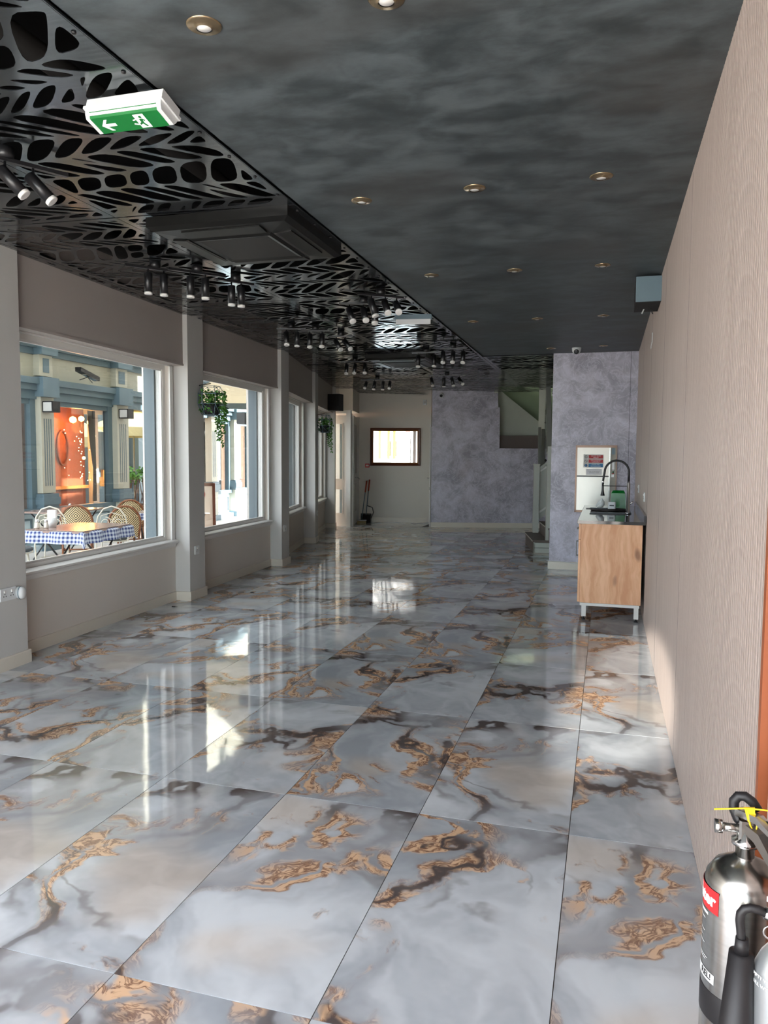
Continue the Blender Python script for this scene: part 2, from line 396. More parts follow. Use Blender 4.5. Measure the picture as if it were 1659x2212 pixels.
DW, DB = .16, .20            # recess of the walls behind the pilaster faces
TH = .30                     # outer wall thickness

def structure(mb, name, mat, label=None): return mb.build(name, mat, None, kind='structure', label=label)

# ------------------------------------------------------------------ floor: slab and every tile
slab = structure(MB().prism([(.36, -.3), (.36, 10.3), (.9, 10.4), (1.6, 14.5), (.2, 17.6), (-5.9, 16.9), (-5.6, 14.9), (-4.55, 9.5), (-3.85, -.3)], -.10, -.004), 'floor', M['grout'])
tm = MB().box(.0015, .5985, .0015, 1.1985, -.012, 0).v
tme = None
def clip_poly(poly, planes):
    for (nx, ny, c) in planes:
        out = []
        for i in range(len(poly)):
            a, b = poly[i], poly[(i+1) % len(poly)]
            da = nx*a[0]+ny*a[1]-c; db = nx*b[0]+ny*b[1]-c
            if da <= 0: out.append(a)
            if da*db < 0:
                t = da/(da-db); out.append((a[0]+(b[0]-a[0])*t, a[1]+(b[1]-a[1])*t))
        poly = out
        if len(poly) < 3: return []
    return poly
def area(poly): return .5*abs(sum(poly[i][0]*poly[(i+1) % len(poly)][1]-poly[(i+1) % len(poly)][0]*poly[i][1] for i in range(len(poly)))) if poly else 0
def line_plane(O, T, N_, d):     # inside = right of the line, offset d to the left
    return (N_.x, N_.y, N_.x*O.x+N_.y*O.y+d)
PLA = line_plane(OA, TA, NA, DW); PLB = line_plane(OB, TB, NB, DB)
BK0 = Vector((-3.5, 15.52, 0)); BK1 = Vector((-3.8, 16.62, 0))
PB_P = (VD.x, VD.y, VD.x*BK0.x+VD.y*BK0.y); PB_B = (VD.x, VD.y, VD.x*BK1.x+VD.y*BK1.y)
shared = None
X0T, Y0T = -.1045, 2.9603
for c in range(-10, 1):
    for r in range(-3, 12):
        x0 = X0T+.6*c; y0 = Y0T+1.2*r
        box_ = [(x0+.0015, y0+.0015), (x0+.5985, y0+.0015), (x0+.5985, y0+1.1985), (x0+.0015, y0+1.1985)]
        planes = [(1, 0, .355), (0, -1, .3)]
        mid = y0+.6
        planes.append(PLA if mid < 9.3 else PLB)
        planes.append(PB_B if x0 < -3.8 else PB_P)
        if y0+1.2 > 10.2 and x0 > -.8: planes.append((0, 1, 10.24))
        q = clip_poly(box_, planes)
        if area(q) < .004: continue
        if abs(area(q)-.597*1.197) < 1e-4:
            if shared is None: shared = MB().prism([(.0015, .0015), (.5985, .0015), (.5985, 1.1985), (.0015, 1.1985)], -.012, 0).build('tile', M['marble'], slab); t = shared
            else: t = shared.copy(); COL.objects.link(t)
            t.location = (x0, y0, 0)
        else:
            t = MB().prism([(a-x0, b-y0) for a, b in q], -.012, 0).build('tile', M['marble'], slab); t.location = (x0, y0, 0)

# ------------------------------------------------------------------ ceilings
structure(MB().prism([(-1.64, -.3), (.36, -.3), (.36, 10.24), (-1.64, 10.24)], ZC, ZC+.1), 'ceiling', M['dark_plaster'])
void = structure(MB().prism([(-1.64, -.3), (-1.64, 10.24), (-.5, 10.24), (1.6, 10.4), (1.6, 17.6), (-6.0, 17.0), (-5.75, 14.9), (-4.6, 9.5), (-4.15, -.3)], 3.28, 3.34), 'ceiling', M['void'])
MB().box(-1.64, -1.63, -.3, 10.24, ZC+.0, 3.28).build('soffit_side', M['void'], void)
for (x, y0, y1, z, r) in ((-3.6, .2, 9.3, 3.05, .09), (-2.3, .2, 15, 3.12, .05)):
    MB().tube([(x, y0, z), (x, y1, z)], r, 12).build('duct_pipe', M['duct'], void)
structure(MB().box(-1.646, -1.638, -.3, 10.24, 2.8105, ZC-.001), 'trim_1', M['sheet'])

def chaikin(p_, n=2, cut=.25):
    for _ in range(n):
        q = []
        for i in range(len(p_)):
            a, b = p_[i], p_[(i+1) % len(p_)]
            q.append((a[0]+(b[0]-a[0])*cut, a[1]+(b[1]-a[1])*cut)); q.append((a[0]+(b[0]-a[0])*(1-cut), a[1]+(b[1]-a[1])*(1-cut)))
        p_ = q
    return p_
def inset(poly, e):
    n = len(poly); A = sum(poly[i][0]*poly[(i+1) % n][1]-poly[(i+1) % n][0]*poly[i][1] for i in range(n))
    if A < 0: poly = poly[::-1]
    pl = []
    for i in range(n):
        a, b = poly[i], poly[(i+1) % n]; dx, dy = b[0]-a[0], b[1]-a[1]; L = math.hypot(dx, dy)
        if L < 1e-6: continue
        nx, ny = dy/L, -dx/L; pl.append((nx, ny, nx*a[0]+ny*a[1]-e))
    return clip_poly(poly, pl)
def leaf_cells(seed):
    """leaf-shaped cells over a 1.11 x 2.40 sheet: slanted quads set in herringbone rows between wavy veins"""
    rnd = random.Random(seed); cells = []; W_, H_ = 1.11, 2.40; ys = [-.12]; 
    while ys[-1] < H_+.15: ys.append(ys[-1]+rnd.choice((.15, .185, .21, .25)))
    ph = [rnd.uniform(0, 6.28) for _ in ys]
    def Bd(j, x): return ys[j]+.022*math.sin(x*5.2+ph[j])+.030*math.sin(x*2.3+ph[j]*1.7)
    for j in range(len(ys)-1):
        sgn = 1 if j % 2 else -1
        x = -.6+rnd.uniform(0, .1); slant = rnd.uniform(.16, .27)*sgn; xb = x; xt = x
        while x < W_+.6:
            w = rnd.uniform(.105, .165); nb = xb+w; nt = xt+w*rnd.uniform(.8, 1.2)
            def pt(xx, tt):
                X = xx+slant*tt; return (X, Bd(j, X)*(1-tt)+Bd(j+1, X)*tt)
            u = rnd.random()
            if u < .10:
                m = rnd.uniform(.4, .6)
                cells.append([pt(xb, 0), pt(nb, 0), pt(nb+(nt-nb)*m, m), pt(xb+(xt-xb)*m, m)])
                cells.append([pt(xb+(xt-xb)*m, m), pt(nb+(nt-nb)*m, m), pt(nt, 1), pt(xt, 1)])
            elif u < .22:
                cells.append([pt(xb, 0), pt(nb, 0), pt((xt+nt)/2+.02, 1)]); cells.append([pt(xb, .15), pt((xt+nt)/2, 1), pt(xt, 1)])
            else: cells.append([pt(xb, 0), pt(nb, 0), pt(nt, 1), pt(xt, 1)])
            xb, xt = nb, nt; x += w
    return cells
CELLS = [leaf_cells(3), leaf_cells(11)]
def sheet_mesh(outline, x0, y0, var, flip=False):
    cu = bpy.data.curves.new('s', 'CURVE'); cu.dimensions = '2D'; cu.fill_mode = 'BOTH'; cu.extrude = .0015
    def spl(pts):
        sp = cu.splines.new('POLY'); sp.points.add(len(pts)-1)
        for i, (x, y) in enumerate(pts): sp.points[i].co = (x, y, 0, 1)
        sp.use_cyclic_u = True
    spl(outline); inner = inset(outline, .028)
    n = len(inner); pl = []
    for i in range(n):
        a, b = inner[i], inner[(i+1) % n]; dx, dy = b[0]-a[0], b[1]-a[1]; L = math.hypot(dx, dy)
        if L > 1e-6: pl.append((dy/L, -dx/L, (dy*a[0]-dx*a[1])/L))
    for c in CELLS[var]:
        q = [((1.11-a if flip else a), (2.40-b if flip else b)) for a, b in c]
        q = clip_poly(q, pl)
        if len(q) < 3 or area(q) < .0012: continue
        q = inset(q, .0105)
        if len(q) < 3 or area(q) < .0007: continue
        q = [q[i] for i in range(len(q)) if math.hypot(q[i][0]-q[i-1][0], q[i][1]-q[i-1][1]) > .004]
        if len(q) < 3: continue
        spl(chaikin(q, 2, .22))
    ob = bpy.data.objects.new('s', cu); COL.objects.link(ob); bpy.context.view_layer.update()
    me = bpy.data.meshes.new_from_object(ob.evaluated_get(bpy.context.evaluated_depsgraph_get())); bpy.data.objects.remove(ob)
    me.materials.clear(); me.materials.append(M['sheet']); me.name = 'perforated_sheet'
    for p_ in me.polygons: p_.use_smooth = False
    return me
TILT = .018
cache = {}
PSA = line_plane(OA, TA, NA, .045); PSB = line_plane(OB, TB, NB, .045)
def put_sheet(x0, y0, planes, var, flip):
    o_ = [(x0+.002, y0+.002), (x0+1.108, y0+.002), (x0+1.108, y0+2.398), (x0+.002, y0+2.398)]
    q = clip_poly(o_, planes)
    if area(q) < .02: return
    full = abs(area(q)-1.106*2.396) < 1e-4; key = (var, flip)
    if full and key in cache: me = cache[key]
    else:
        me = sheet_mesh([(a-x0, b-y0) for a, b in q], x0, y0, var, flip)
        if full: cache[key] = me
    o = bpy.data.objects.new('perforated_sheet', me); COL.objects.link(o); o.parent = void
    left = x0 < -1.65
    o.rotation_euler = (0, TILT if left else 0, 0)
    z = 2.811+(TILT*(-1.64-x0) if left else 0); o.location = (x0, y0, z)
PR = (1, 0, -1.642)
k = 0
for cx in range(1, 5):
    for cy in range(-1, 7):
        x0 = -1.64-1.11*cx; y0 = 1.46+2.41*cy; mid = y0+1.2
        common = [PR, (0, -1, .28)]
        back = PB_B if x0+1.11 < -3.7 else PB_P
        var, flip = (cx+cy) % 2, (cx*3+cy) % 4 >= 2
        if y0 < 9.5 < y0+2.41 and x0 < -3.8:
            put_sheet(x0, y0, common+[PSA, (0, 1, 9.5)], var, flip); put_sheet(x0, y0, common+[PSB, (0, -1, -9.505)], var, flip)
        else:
            put_sheet(x0, y0, common+[PSA if mid < 9.5 else PSB, back]+([(1, 0, -3.50)] if False else []), var, flip)
for y0 in (8.69, 11.10, 13.51):
    put_sheet(-1.64, y0, [(0, -1, -10.245), (1, 0, -.70), PB_P], int(y0) % 2, False)
    if y0 > 9: put_sheet(-.53, y0, [(1, 0, .6), PB_P, (0, -1, -10.5)], 1, False)
# joint rails above the sheets
for x in (-2.75, -3.86): MB().obox((x, 7, 2.825-(x+1.64)*TILT), (1, 0, 0), (0, 1, 0), (0, 0, 1), .012, 7.2 if x > -3 else 6.9, .010).build('joint_rail', M['black'], void)
for y in (1.46, 3.87, 6.28, 8.69, 11.1, 13.51):
    xl = -4.0 if y < 9.5 else -4.5
    MB().obox(((-1.66+xl)/2, y, 2.829+TILT*(-1.64-(-1.66+xl)/2)), (1, 0, -TILT), (0, 1, 0), (0, 0, 1), (-1.66-xl)/2, .014, .008).build('joint_rail', M['black'], void)
bolts = MB()
for cy in range(8):
    for j in range(5): bolts.lathe([(.0, -.006), (.008, -.004), (.009, 0)], (-1.665, -.2+cy*1.3+j*.26, 2.8095), 8)
bolts.build('fixing_bolts', M['black'], void, kind='stuff')

# ------------------------------------------------------------------ left wall: dado, lintel, pilasters, boards, windows
def wall_run(fr, depth, bays, pil, s_start, s_end):
    mb = MB()
    for (s0, s1, w0, w1) in bays:     # bay from pilaster to pilaster, window hole w0..w1
        wbox(mb, fr, s0, s1, depth, depth+TH, 0, .60); wbox(mb, fr, s0, s1, depth, depth+TH, 2.36, 3.3)
        wbox(mb, fr, s0, w0, depth, depth+TH, .60, 2.36); wbox(mb, fr, w1, s1, depth, depth+TH, .60, 2.36)
    return mb
BA = [(0, 2.38, .10, 2.30), (2.71, 4.91, 2.80, 4.83)]
BBay = [(.04, 2.45, .15, 2.36), (2.79, 5.26, 2.9, 5.19)]
wl = structure(wall_run('A', DW, BA, None, 0, 0), 'wall_left', M['taupe'])
wl2 = structure(wall_run('B', DB, BBay, None, 0, 0), 'wall_left', M['taupe'])
def pilaster(fr, s0, s1, depth, par):
    mb = wbox(MB(), fr, s0, s1, 0, depth+TH, 0, 3.28); return mb.build('pilaster', M['grey_paint'], par)
pilaster('A', -4.7, 0, DW, wl); pilaster('A', 2.38, 2.71, DW, wl); pilaster('A', 4.91, 5.19, DW, wl)
pilaster('B', 2.45, 2.79, DB, wl2); pilaster('B', 5.26, 5.46, DB, wl2)
for fr, s0, s1, dp, par in (('A', 0.003, 2.377, DW, wl), ('A', 2.713, 4.907, DW, wl), ('B', .06, 2.447, DB, wl2), ('B', 2.793, 5.257, DB, wl2)):
    b = wbox(MB(), fr, s0, s1, .05, dp-.002, 2.352, 3.2); wbox(b, fr, s0, s1, .042, .05, 2.352, 2.372); b.build('lintel_board', M['board'], par)
def window(idx, fr, w0, w1, dp, z0=.60, z1=2.36):
    fw = .05
    root = MB()
    for a, b, c, e in ((w0, w0+fw, z0, z1), (w1-fw, w1, z0, z1), (w0+fw, w1-fw, z0, z0+.055), (w0+fw, w1-fw, z1-.055, z1)):
        wbox(root, fr, a, b, dp+.045, dp+.12, c, e)
    root = structure(root, 'window_%d' % idx, M['white_gloss'])
    ar = MB()
    for a, b, c, e in ((w0-.04, w0+.012, z0, z1-.0), (w1-.012, w1+.045, z0, z1), (w0-.04, w1+.045, z1-.02, z1+.0)):
        wbox(ar, fr, a, b, dp-.016, dp-.001, c, e)
    ar.build('architrave', M['white_gloss'], root)
    bd = MB()
    for a, b, c, e in ((w0+fw, w0+fw+.014, z0+.055, z1-.055), (w1-fw-.014, w1-fw, z0+.055, z1-.055), (w0+fw+.014, w1-fw-.014, z0+.055, z0+.069), (w0+fw+.014, w1-fw-.014, z1-.069, z1-.055)):
        wbox(bd, fr, a, b, dp+.052, dp+.075, c, e)
    bd.build('glazing_bead', M['white_gloss'], root)
    of = MB()
    for a, b in ((w0+.02, w0+.062), (w1-.07, w1-.008)): wbox(of, fr, a, b, dp+.125, dp+.24, z0+.02, z1-.02)
    of.build('outer_frame', M['facade_dark'], root)
    wbox(MB(), fr, w0+fw, w1-fw, dp+.08, dp+.086, z0+.05, z1-.05).build('pane', M['glass'], root)
    a = W(fr, w0-.06, dp); b = W(fr, w1+.055, dp)
    prof = [(.10, .585), (.10, .622), (-.04, .622), (-.058, .612), (-.058, .598), (-.045, .588), (-.03, .584), (-.022, .566), (-.02, .55), (-.001, .545), (-.001, .585)]
    MB().extr(prof, (a[0], a[1], 0), (b[0], b[1], 0)).build('sill', M['white_gloss'], root)
    return root
window(1, 'A', .10, 2.30, DW); window(2, 'A', 2.80, 4.83, DW); window(3, 'B', .15, 2.36, DB); window(4, 'B', 2.9, 5.19, DB)
def skirt(par_name, pts, h=.092, t=.016):
    mb = MB()
    for a, b in pts:
        mb.extr([(-.0, 0), (-.0, h), (-t+.004, h), (-t, h-.006), (-t, 0)], (a[0], a[1], 0), (b[0], b[1], 0))
    return structure(mb, par_name, M['skirting'])
e = .016
skirt('baseboard_left', [(W('A', -4.7, 0), W('A', e, 0)), (W('A', 0, DW), W('A', 2.38, DW)), (W('A', 2.38-e, 0), W('A', 2.71+e, 0)), (W('A', 2.71, DW), W('A', 4.91, DW)), (W('A', 4.91-e, 0), W('A', 5.19+e, 0)),
      (W('A', 0, 0), W('A', 0, DW)), (W('A', 2.38, DW), W('A', 2.38, 0)), (W('A', 2.71, 0), W('A', 2.71, DW)), (W('A', 4.91, DW), W('A', 4.91, 0)), (W('A', 5.19, 0), W('A', 5.19, DW))])
skirt('baseboard_left', [(W('B', .1, DB), W('B', 2.45, DB)), (W('B', 2.45, DB), W('B', 2.45, 0)), (W('B', 2.45-e, 0), W('B', 2.79+e, 0)), (W('B', 2.79, 0), W('B', 2.79, DB)), (W('B', 2.79, DB), W('B', 5.26, DB)), (W('B', 5.26, DB), W('B', 5.26, 0)), (W('B', 5.26-e, 0), W('B', 5.46, 0))])

# ------------------------------------------------------------------ right wall: fluted slats, copper trims
wr = structure(MB().prism([(.372, -.3), (.372, 1.842), (.3535, 1.842), (.3535, 10.45), (.52, 10.45), (.52, -.3)][::-1], 0, 3.3), 'wall_right', M['slat_gap'])
sl = MB(); sg_ = MB(); y = 1.845; pitch = .0300
def vstrip(mb, pr):
    n0 = len(mb.v); k_ = len(pr); mb.v += [(a, b, .002) for a, b in pr]+[(a, b, ZC) for a, b in pr]
    for i in range(k_-1): mb.f.append((n0+i, n0+k_+i, n0+k_+i+1, n0+i+1)); mb.sm.append(False)
while y < 10.23:
    vstrip(sg_, [(.3535, y), (.3508, y+.0006)]); vstrip(sl, [(.3508, y+.0006), (.350, y+.002), (.350, y+.021), (.3508, y+.0224)]); vstrip(sg_, [(.3508, y+.0224), (.3535, y+.023)])
    y += pitch
sl.build('fluted_slats', M['slat'], wr, kind='stuff'); sg_.build('slat_edges', M['slat_gap'], wr, kind='stuff')
for i in range(4): MB().box(.3495, .3500, 3.9+1.6*i, 3.902+1.6*i, 0.002, 2.8).build('panel_joint', M['black_matt'], wr)
structure(MB().box(.342, .372, 1.815, 1.84, 0, ZC), 'trim_2', M['copper_trim'])
structure(MB().box(.342, .372, 1.545, 1.585, 0, ZC), 'trim_3', M['copper_trim'])
MB().box(.362, .371, 1.587, 1.808, 0, ZC).build('fabric_panel', M['pink_fabric'], wr)
MB().box(.362, .371, -.3, 1.543, 0, ZC).build('fabric_panel', M['pink_fabric'], wr)

# ------------------------------------------------------------------ lift wall (column), stair wall, back wall
wc = structure(MB().prism([(-.705, 10.225), (.372, 10.265), (.372, 10.6), (-.705, 10.56)], 0, 3.28), 'wall_center', M['lilac'])
MB().box(.258, .262, 10.2595, 10.2625, .09, ZC).build('plaster_joint', M['black_matt'], wc)
structure(MB().extr([(0, 0), (0, .1), (-.012, .1), (-.016, .094), (-.016, 0)], (-.72, 10.223, 0), (.36, 10.262, 0)), 'baseboard_center', M['skirting'])
structure(MB().prism([(-.705, 10.56), (-.60, 10.56), (-.45, 11.70), (-.84, 11.70)], 0, 2.79) if False else MB().prism([(-.60, 10.56), (.372, 10.6), (.9, 11.6), (-.40, 11.55)], 0, 3.2), 'wall_stair', M['sage_white'])
def D(u, v, z=None, o=BK0):       # rear frame: u to the right along the wall, v into depth
    q = o+UD*u+VD*v
    return (q.x, q.y) if z is None else Vector((q.x, q.y, z))
def dbox(mb, u0, u1, v0, v1, z0, z1, o=BK0):
    return mb.prism([D(u0, v0, o=o), D(u1, v0, o=o), D(u1, v1, o=o), D(u0, v1, o=o)], z0, z1)
# lilac stair wall with an opening: u 1.40.. at z 1.66 and up
ws = MB()
dbox(ws, -.01, 1.345, 0, .14, 0, 3.28); dbox(ws, 1.345, 3.0, 0, .14, 0, 1.655); dbox(ws, 1.345, 1.39, 0, .14, 1.655, 2.50)
ws = structure(ws, 'wall_back', M['lilac'])
dbox(MB(), 1.30, 3.0, 0, .14, 2.93, 3.28).build('lintel', M['sage_white'], ws)
dbox(MB(), 1.27, 1.344, -.004, .14, 2.79, 2.92).build('lintel', M['sage_white'], ws)
# return wall (left flank of the lilac block) with a white door standing proud
dbox(MB(), -.01, .13, .14, 1.18, 0, 3.28).build('return_wall', M['beige'], ws)
d2 = structure(dbox(MB(), -.035, -.01, .10, .95, 0, 2.10), 'door_2', M['white_gloss'])
dbox(MB(), -.05, -.035, .03, .11, 0, 2.14).build('door_frame', M['white_gloss'], d2)
MB().tube([D(-.05, .22, 1.02), D(-.09, .22, 1.02), D(-.09, .32, 1.02)], .009).build('door_handle', M['chrome'], d2)
MB().obox(D(-.045, .20, .80), UD, VD, (0, 0, 1), .008, .015, .03).build('lock', M['black'], d2)
structure(MB().extr([(0, 0), (0, .1), (-.012, .1), (-.016, .094), (-.016, 0)], tuple(D(-.02, 0, 0)), tuple(D(2.32, 0, 0))), 'baseboard_back', M['skirting'])
wb = structure(dbox(MB(), -3.0, .02, 0, .14, 0, 3.28, o=BK1), 'wall_back', M['beige'])
structure(MB().extr([(0, 0), (0, .1), (-.012, .1), (-.016, .094), (-.016, 0)], tuple(D(-1.55, 0, 0, o=BK1)), tuple(D(-.06, 0, 0, o=BK1))), 'baseboard_back', M['skirting'])
# stairwell behind the opening
structure(dbox(MB(), .14, 3.2, 1.5, 1.6, 0, 4.6), 'wall_stair', M['green_wall'])
dbox(MB(), 1.30, 3.2, .14, 1.5, 4.5, 4.6).build('stair_ceiling', M['sage_white'], ws)
pp = dbox(MB(), 1.37, 2.45, .55, .70, 1.90, 1.95)
q0, q1 = D(1.30, .60), D(2.42, .60)
par = MB()
vs = [D(1.30, .60, 1.92), D(2.36, .60, 1.92), D(2.36, .60, 2.18), D(1.30, .60, 3.02), D(1.30, .68, 1.92), D(2.36, .68, 1.92), D(2.36, .68, 2.18), D(1.30, .68, 3.02)]
par.add(vs, [(0, 1, 2, 3), (7, 6, 5, 4), (0, 4, 5, 1), (1, 5, 6, 2), (2, 6, 7, 3), (3, 7, 4, 0)]).build('parapet', M['sage_white'], ws)
dbox(MB(), 1.30, 2.7, .30, .60, 1.60, 1.93).build('carpeted_landing_edge', M['stair_tread'], ws)
dbox(MB(), .9, 1.30, .14, 1.5, 1.6, 4.5).build('stairwell_flank', M['sage_white'], ws)
structure(dbox(MB(), 3.25, 3.35, -3.7, -.02, 0, 4.5), 'wall_flank', M['sage_white'])
dbox(MB(), 3.1, 3.2, .14, 1.5, 0, 4.5).build('stairwell_flank', M['sage_white'], ws)

# staircase: bottom steps face the room, flight climbs to the right behind the lift wall
st = thing('staircase', 'short painted staircase with brown treads and pale newel posts beside the lilac wall', 'staircase', (-1.057, 11.85, 0))
so = Vector((-1.057, 11.85, 0)); su = Vector((math.cos(.19), math.sin(.19), 0)); sv = Vector((-su.y, su.x, 0))
def sbox(mb, u0, u1, v0, v1, z0, z1):
    f = lambda u, v: ((so+su*u+sv*v).x, (so+su*u+sv*v).y)
    return mb.prism([f(u0, v0), f(u1, v0), f(u1, v1), f(u0, v1)], z0, z1)
for i in range(6):
    u0 = .235*i if i else 0; z1 = .19*(i+1)
    sbox(MB(), u0 + .0, u0+.26, .04, 1.36, z1-.19, z1-.03).build('riser', M['stair_tread'], st)
    sbox(MB(), u0-.012, u0+.275, .03, 1.37, z1-.028, z1).build('tread', M['stair_tread'], st)
    sbox(MB(), u0-.016, u0-.012, .03, 1.37, z1-.02, z1-.002).build('nosing', M['steel_pale'], st)
sb = MB(); sbox(sb, .0, .5, .0, .038, 0, .155); sbox(sb, .0, .02, .0, .05, 0, .162); sb.build('stringer', M['stair_paint'], st)
sbox(MB(), .01, .5, -.006, .0, .075, .08).build('stringer_groove', M['dark_edge'], st)
for (u, v) in ((.19, .10), (.11, 1.30)):
    nb = MB(); z0 = .19
    sbox(nb, u, u+.095, v-.05, v+.05, z0, 1.34); sbox(nb, u-.008, u+.103, v-.058, v+.058, 1.34, 1.36); nb.build('newel_post', M['stair_paint'], st)
def sp(u, v, z): q = so+su*u+sv*v; return Vector((q.x, q.y, z))
rk = MB()     # far raked panelled balustrade
vs = [sp(.2, 1.34, .40), sp(1.5, 1.34, 1.30), sp(1.5, 1.34, 2.25), sp(.2, 1.34, 1.30)]; vs += [v_+sv*.03 for v_ in vs]
rk.add(vs, [(0, 1, 2, 3), (7, 6, 5, 4), (0, 4, 5, 1), (1, 5, 6, 2), (2, 6, 7, 3), (3, 7, 4, 0)]).build('raked_panel', M['stair_paint'], st)
for z in (1.22, .52):
    MB().obox(sp(.8, 1.335, z+.42), su*.82+Vector((0, 0, .57)), sv, (0, 0, 1), .7, .008, .018).build('panel_moulding', M['white_gloss'], st)
# glass balustrade and handrails of the upper flight, running away from the room
bl = st
def strip(a, b, w, h): 
    a = Vector(a); b = Vector(b); d = b-a
    side = Vector((1, .2, 0)).normalized()
    return MB().obox((a+b)/2, side, d, side.cross(d), w/2, d.length/2, h/2)
strip((-.945, 13.2, 1.55), (-1.14, 15.2, 3.05), .085, .05).build('handrail', M['stair_paint'], bl)
strip((-1.11, 13.3, 1.28), (-1.265, 15.0, 2.03), .055, .05).build('handrail', M['stair_paint'], bl)
strip((-1.06, 13.25, 1.10), (-1.21, 15.1, 1.95), .06, .16).build('stringer_board', M['stair_paint'], bl)
MB().box(-1.33, -1.20, 15.45, 15.55, 1.9, 3.1).build('post', M['sage_white'], bl)
MB().box(-.97, -.90, 13.15, 13.25, 1.2, 1.66).build('post', M['stair_paint'], bl)
MB().add([(-1.03, 13.3, 1.2), (-1.19, 15.1, 2.0), (-1.17, 15.1, 2.95), (-1.0, 13.3, 1.55)], [(0, 1, 2, 3)]).build('glass_panel', M['shop_glass'], bl)
for (x, y, z) in ((-1.02, 13.4, 1.42), (-1.07, 14.1, 1.78), (-1.12, 14.7, 2.35), (-1.12, 14.6, 2.12)):
    MB().lathe([(0, 0), (.022, .0), (.022, .03), (0, .032)], (x, y, z), 12, (0, -1, 0)).build('glass_clamp', M['black'], bl)

# ------------------------------------------------------------------ porch doors far left
d1 = MB(); Y0 = 15.05
def lbox(mb, x0, x1, y0, y1, z0, z1): return mb.box(x0, x1, y0, y1, z0, z1)
for a in ((-5.62, -5.56, 0, 2.32), (-5.30, -5.22, 0, 2.32)): lbox(d1, a[0], a[1], 15.05, 15.10, a[2], a[3])
lbox(d1, -5.56, -5.30, 15.05, 15.10, 0, .26); lbox(d1, -5.56, -5.30, 15.05, 15.10, .79, .98); lbox(d1, -5.56, -5.30, 15.05, 15.10, 2.16, 2.32)
d1 = structure(d1, 'door_1', M['white_gloss'])
for z0, z1 in ((.26, .79), (.98, 2.16)):
    lbox(MB(), -5.56, -5.30, 15.07, 15.076, z0, z1).build('pane', M['shop_glass'], d1)
    b = MB(); lbox(b, -5.318, -5.30, 15.035, 15.05, z0, z1); lbox(b, -5.56, -5.318, 15.035, 15.05, z0, z0+.018); lbox(b, -5.56, -5.318, 15.035, 15.05, z1-.018, z1); b.build('glazing_bead', M['white_gloss'], d1)
q = MB(); lbox(q, -5.22, -5.12, 15.0, 15.10, 0, 2.36); lbox(q, -5.62, -5.12, 15.0, 15.08, 2.36, 2.42); q.build('door_frame', M['white_gloss'], d1)
d3 = MB()     # second leaf seen edge-on, turned towards the back wall
a = Vector((-5.12, 15.10, 0)); b = Vector((-5.385, 16.12, 0))
for z0, z1, t in ((0, 2.30, .05),): d3.obox((a+b)/2+Vector((0, 0, 1.16)), (b-a), Vector((1, .1, 0)), (0, 0, 1), (b-a).length/2, .03, 1.16)
d3 = structure(d3, 'door_3', M['white_gloss'])
for z in (.58, 1.62): MB().obox((a+b)/2+Vector((.034, 0, z)), (b-a), Vector((1, .1, 0)), (0, 0, 1), .36, .006, .30 if z < 1 else .52).build('door_panel', M['grey_paint'], d3)
MB().box(-5.52, -5.38, 15.45, 15.50, 0, 2.3).build('second_leaf', M['facade_dark'], d1)
MB().tube([(-5.115, 15.3, 1.02), (-5.06, 15.3, 1.02), (-5.05, 15.40, .99)], .012).build('door_handle', M['chrome'], d3)
MB().lathe([(0, 0), (.018, 0), (.018, .012), (0, .014)], (-5.115, 15.3, .93), 12, (1, 0, 0)).build('keyhole', M['chrome'], d3)
structure(MB().prism([(-5.46, 16.13), (-5.365, 16.10), (-5.33, 16.22), (-5.45, 16.19)], 0, 2.34), 'trim_4', M['white_gloss'])
structure(MB().prism([W('B', 5.46, .01), (-5.12, 15.02), (-5.12, 15.0), W('B', 5.46, .3)], 2.42, 3.25) if False else MB().prism([(-5.5, 14.95), (-5.42, 15.12), (-5.10, 15.08), (-5.34, 16.24), (-5.9, 16.1), (-5.9, 15.0)], 2.42, 3.27), 'wall_porch', M['beige'])

# ------------------------------------------------------------------ front of the shop: header and posts (behind the camera)
MB_LEAF = structure(MB().box(-.13, -.08, -1.25, -.45, 0, 2.3), 'door_4', M['white_gloss'])
MB().box(-.02, .12, -.40, -.30, 0, 2.75).build('door_frame', M['grey_paint'], MB_LEAF)
wf = structure(MB().box(-4.2, .4, -.45, -.3, 2.75, 3.3), 'wall_front', M['grey_paint'])
MB().box(-3.75, -3.62, -.42, -.3, 0, 2.75).build('door_post', M['white_gloss'], wf)
MB().box(.25, .345, -.42, -.3, 0, 2.75).build('door_post', M['white_gloss'], wf)

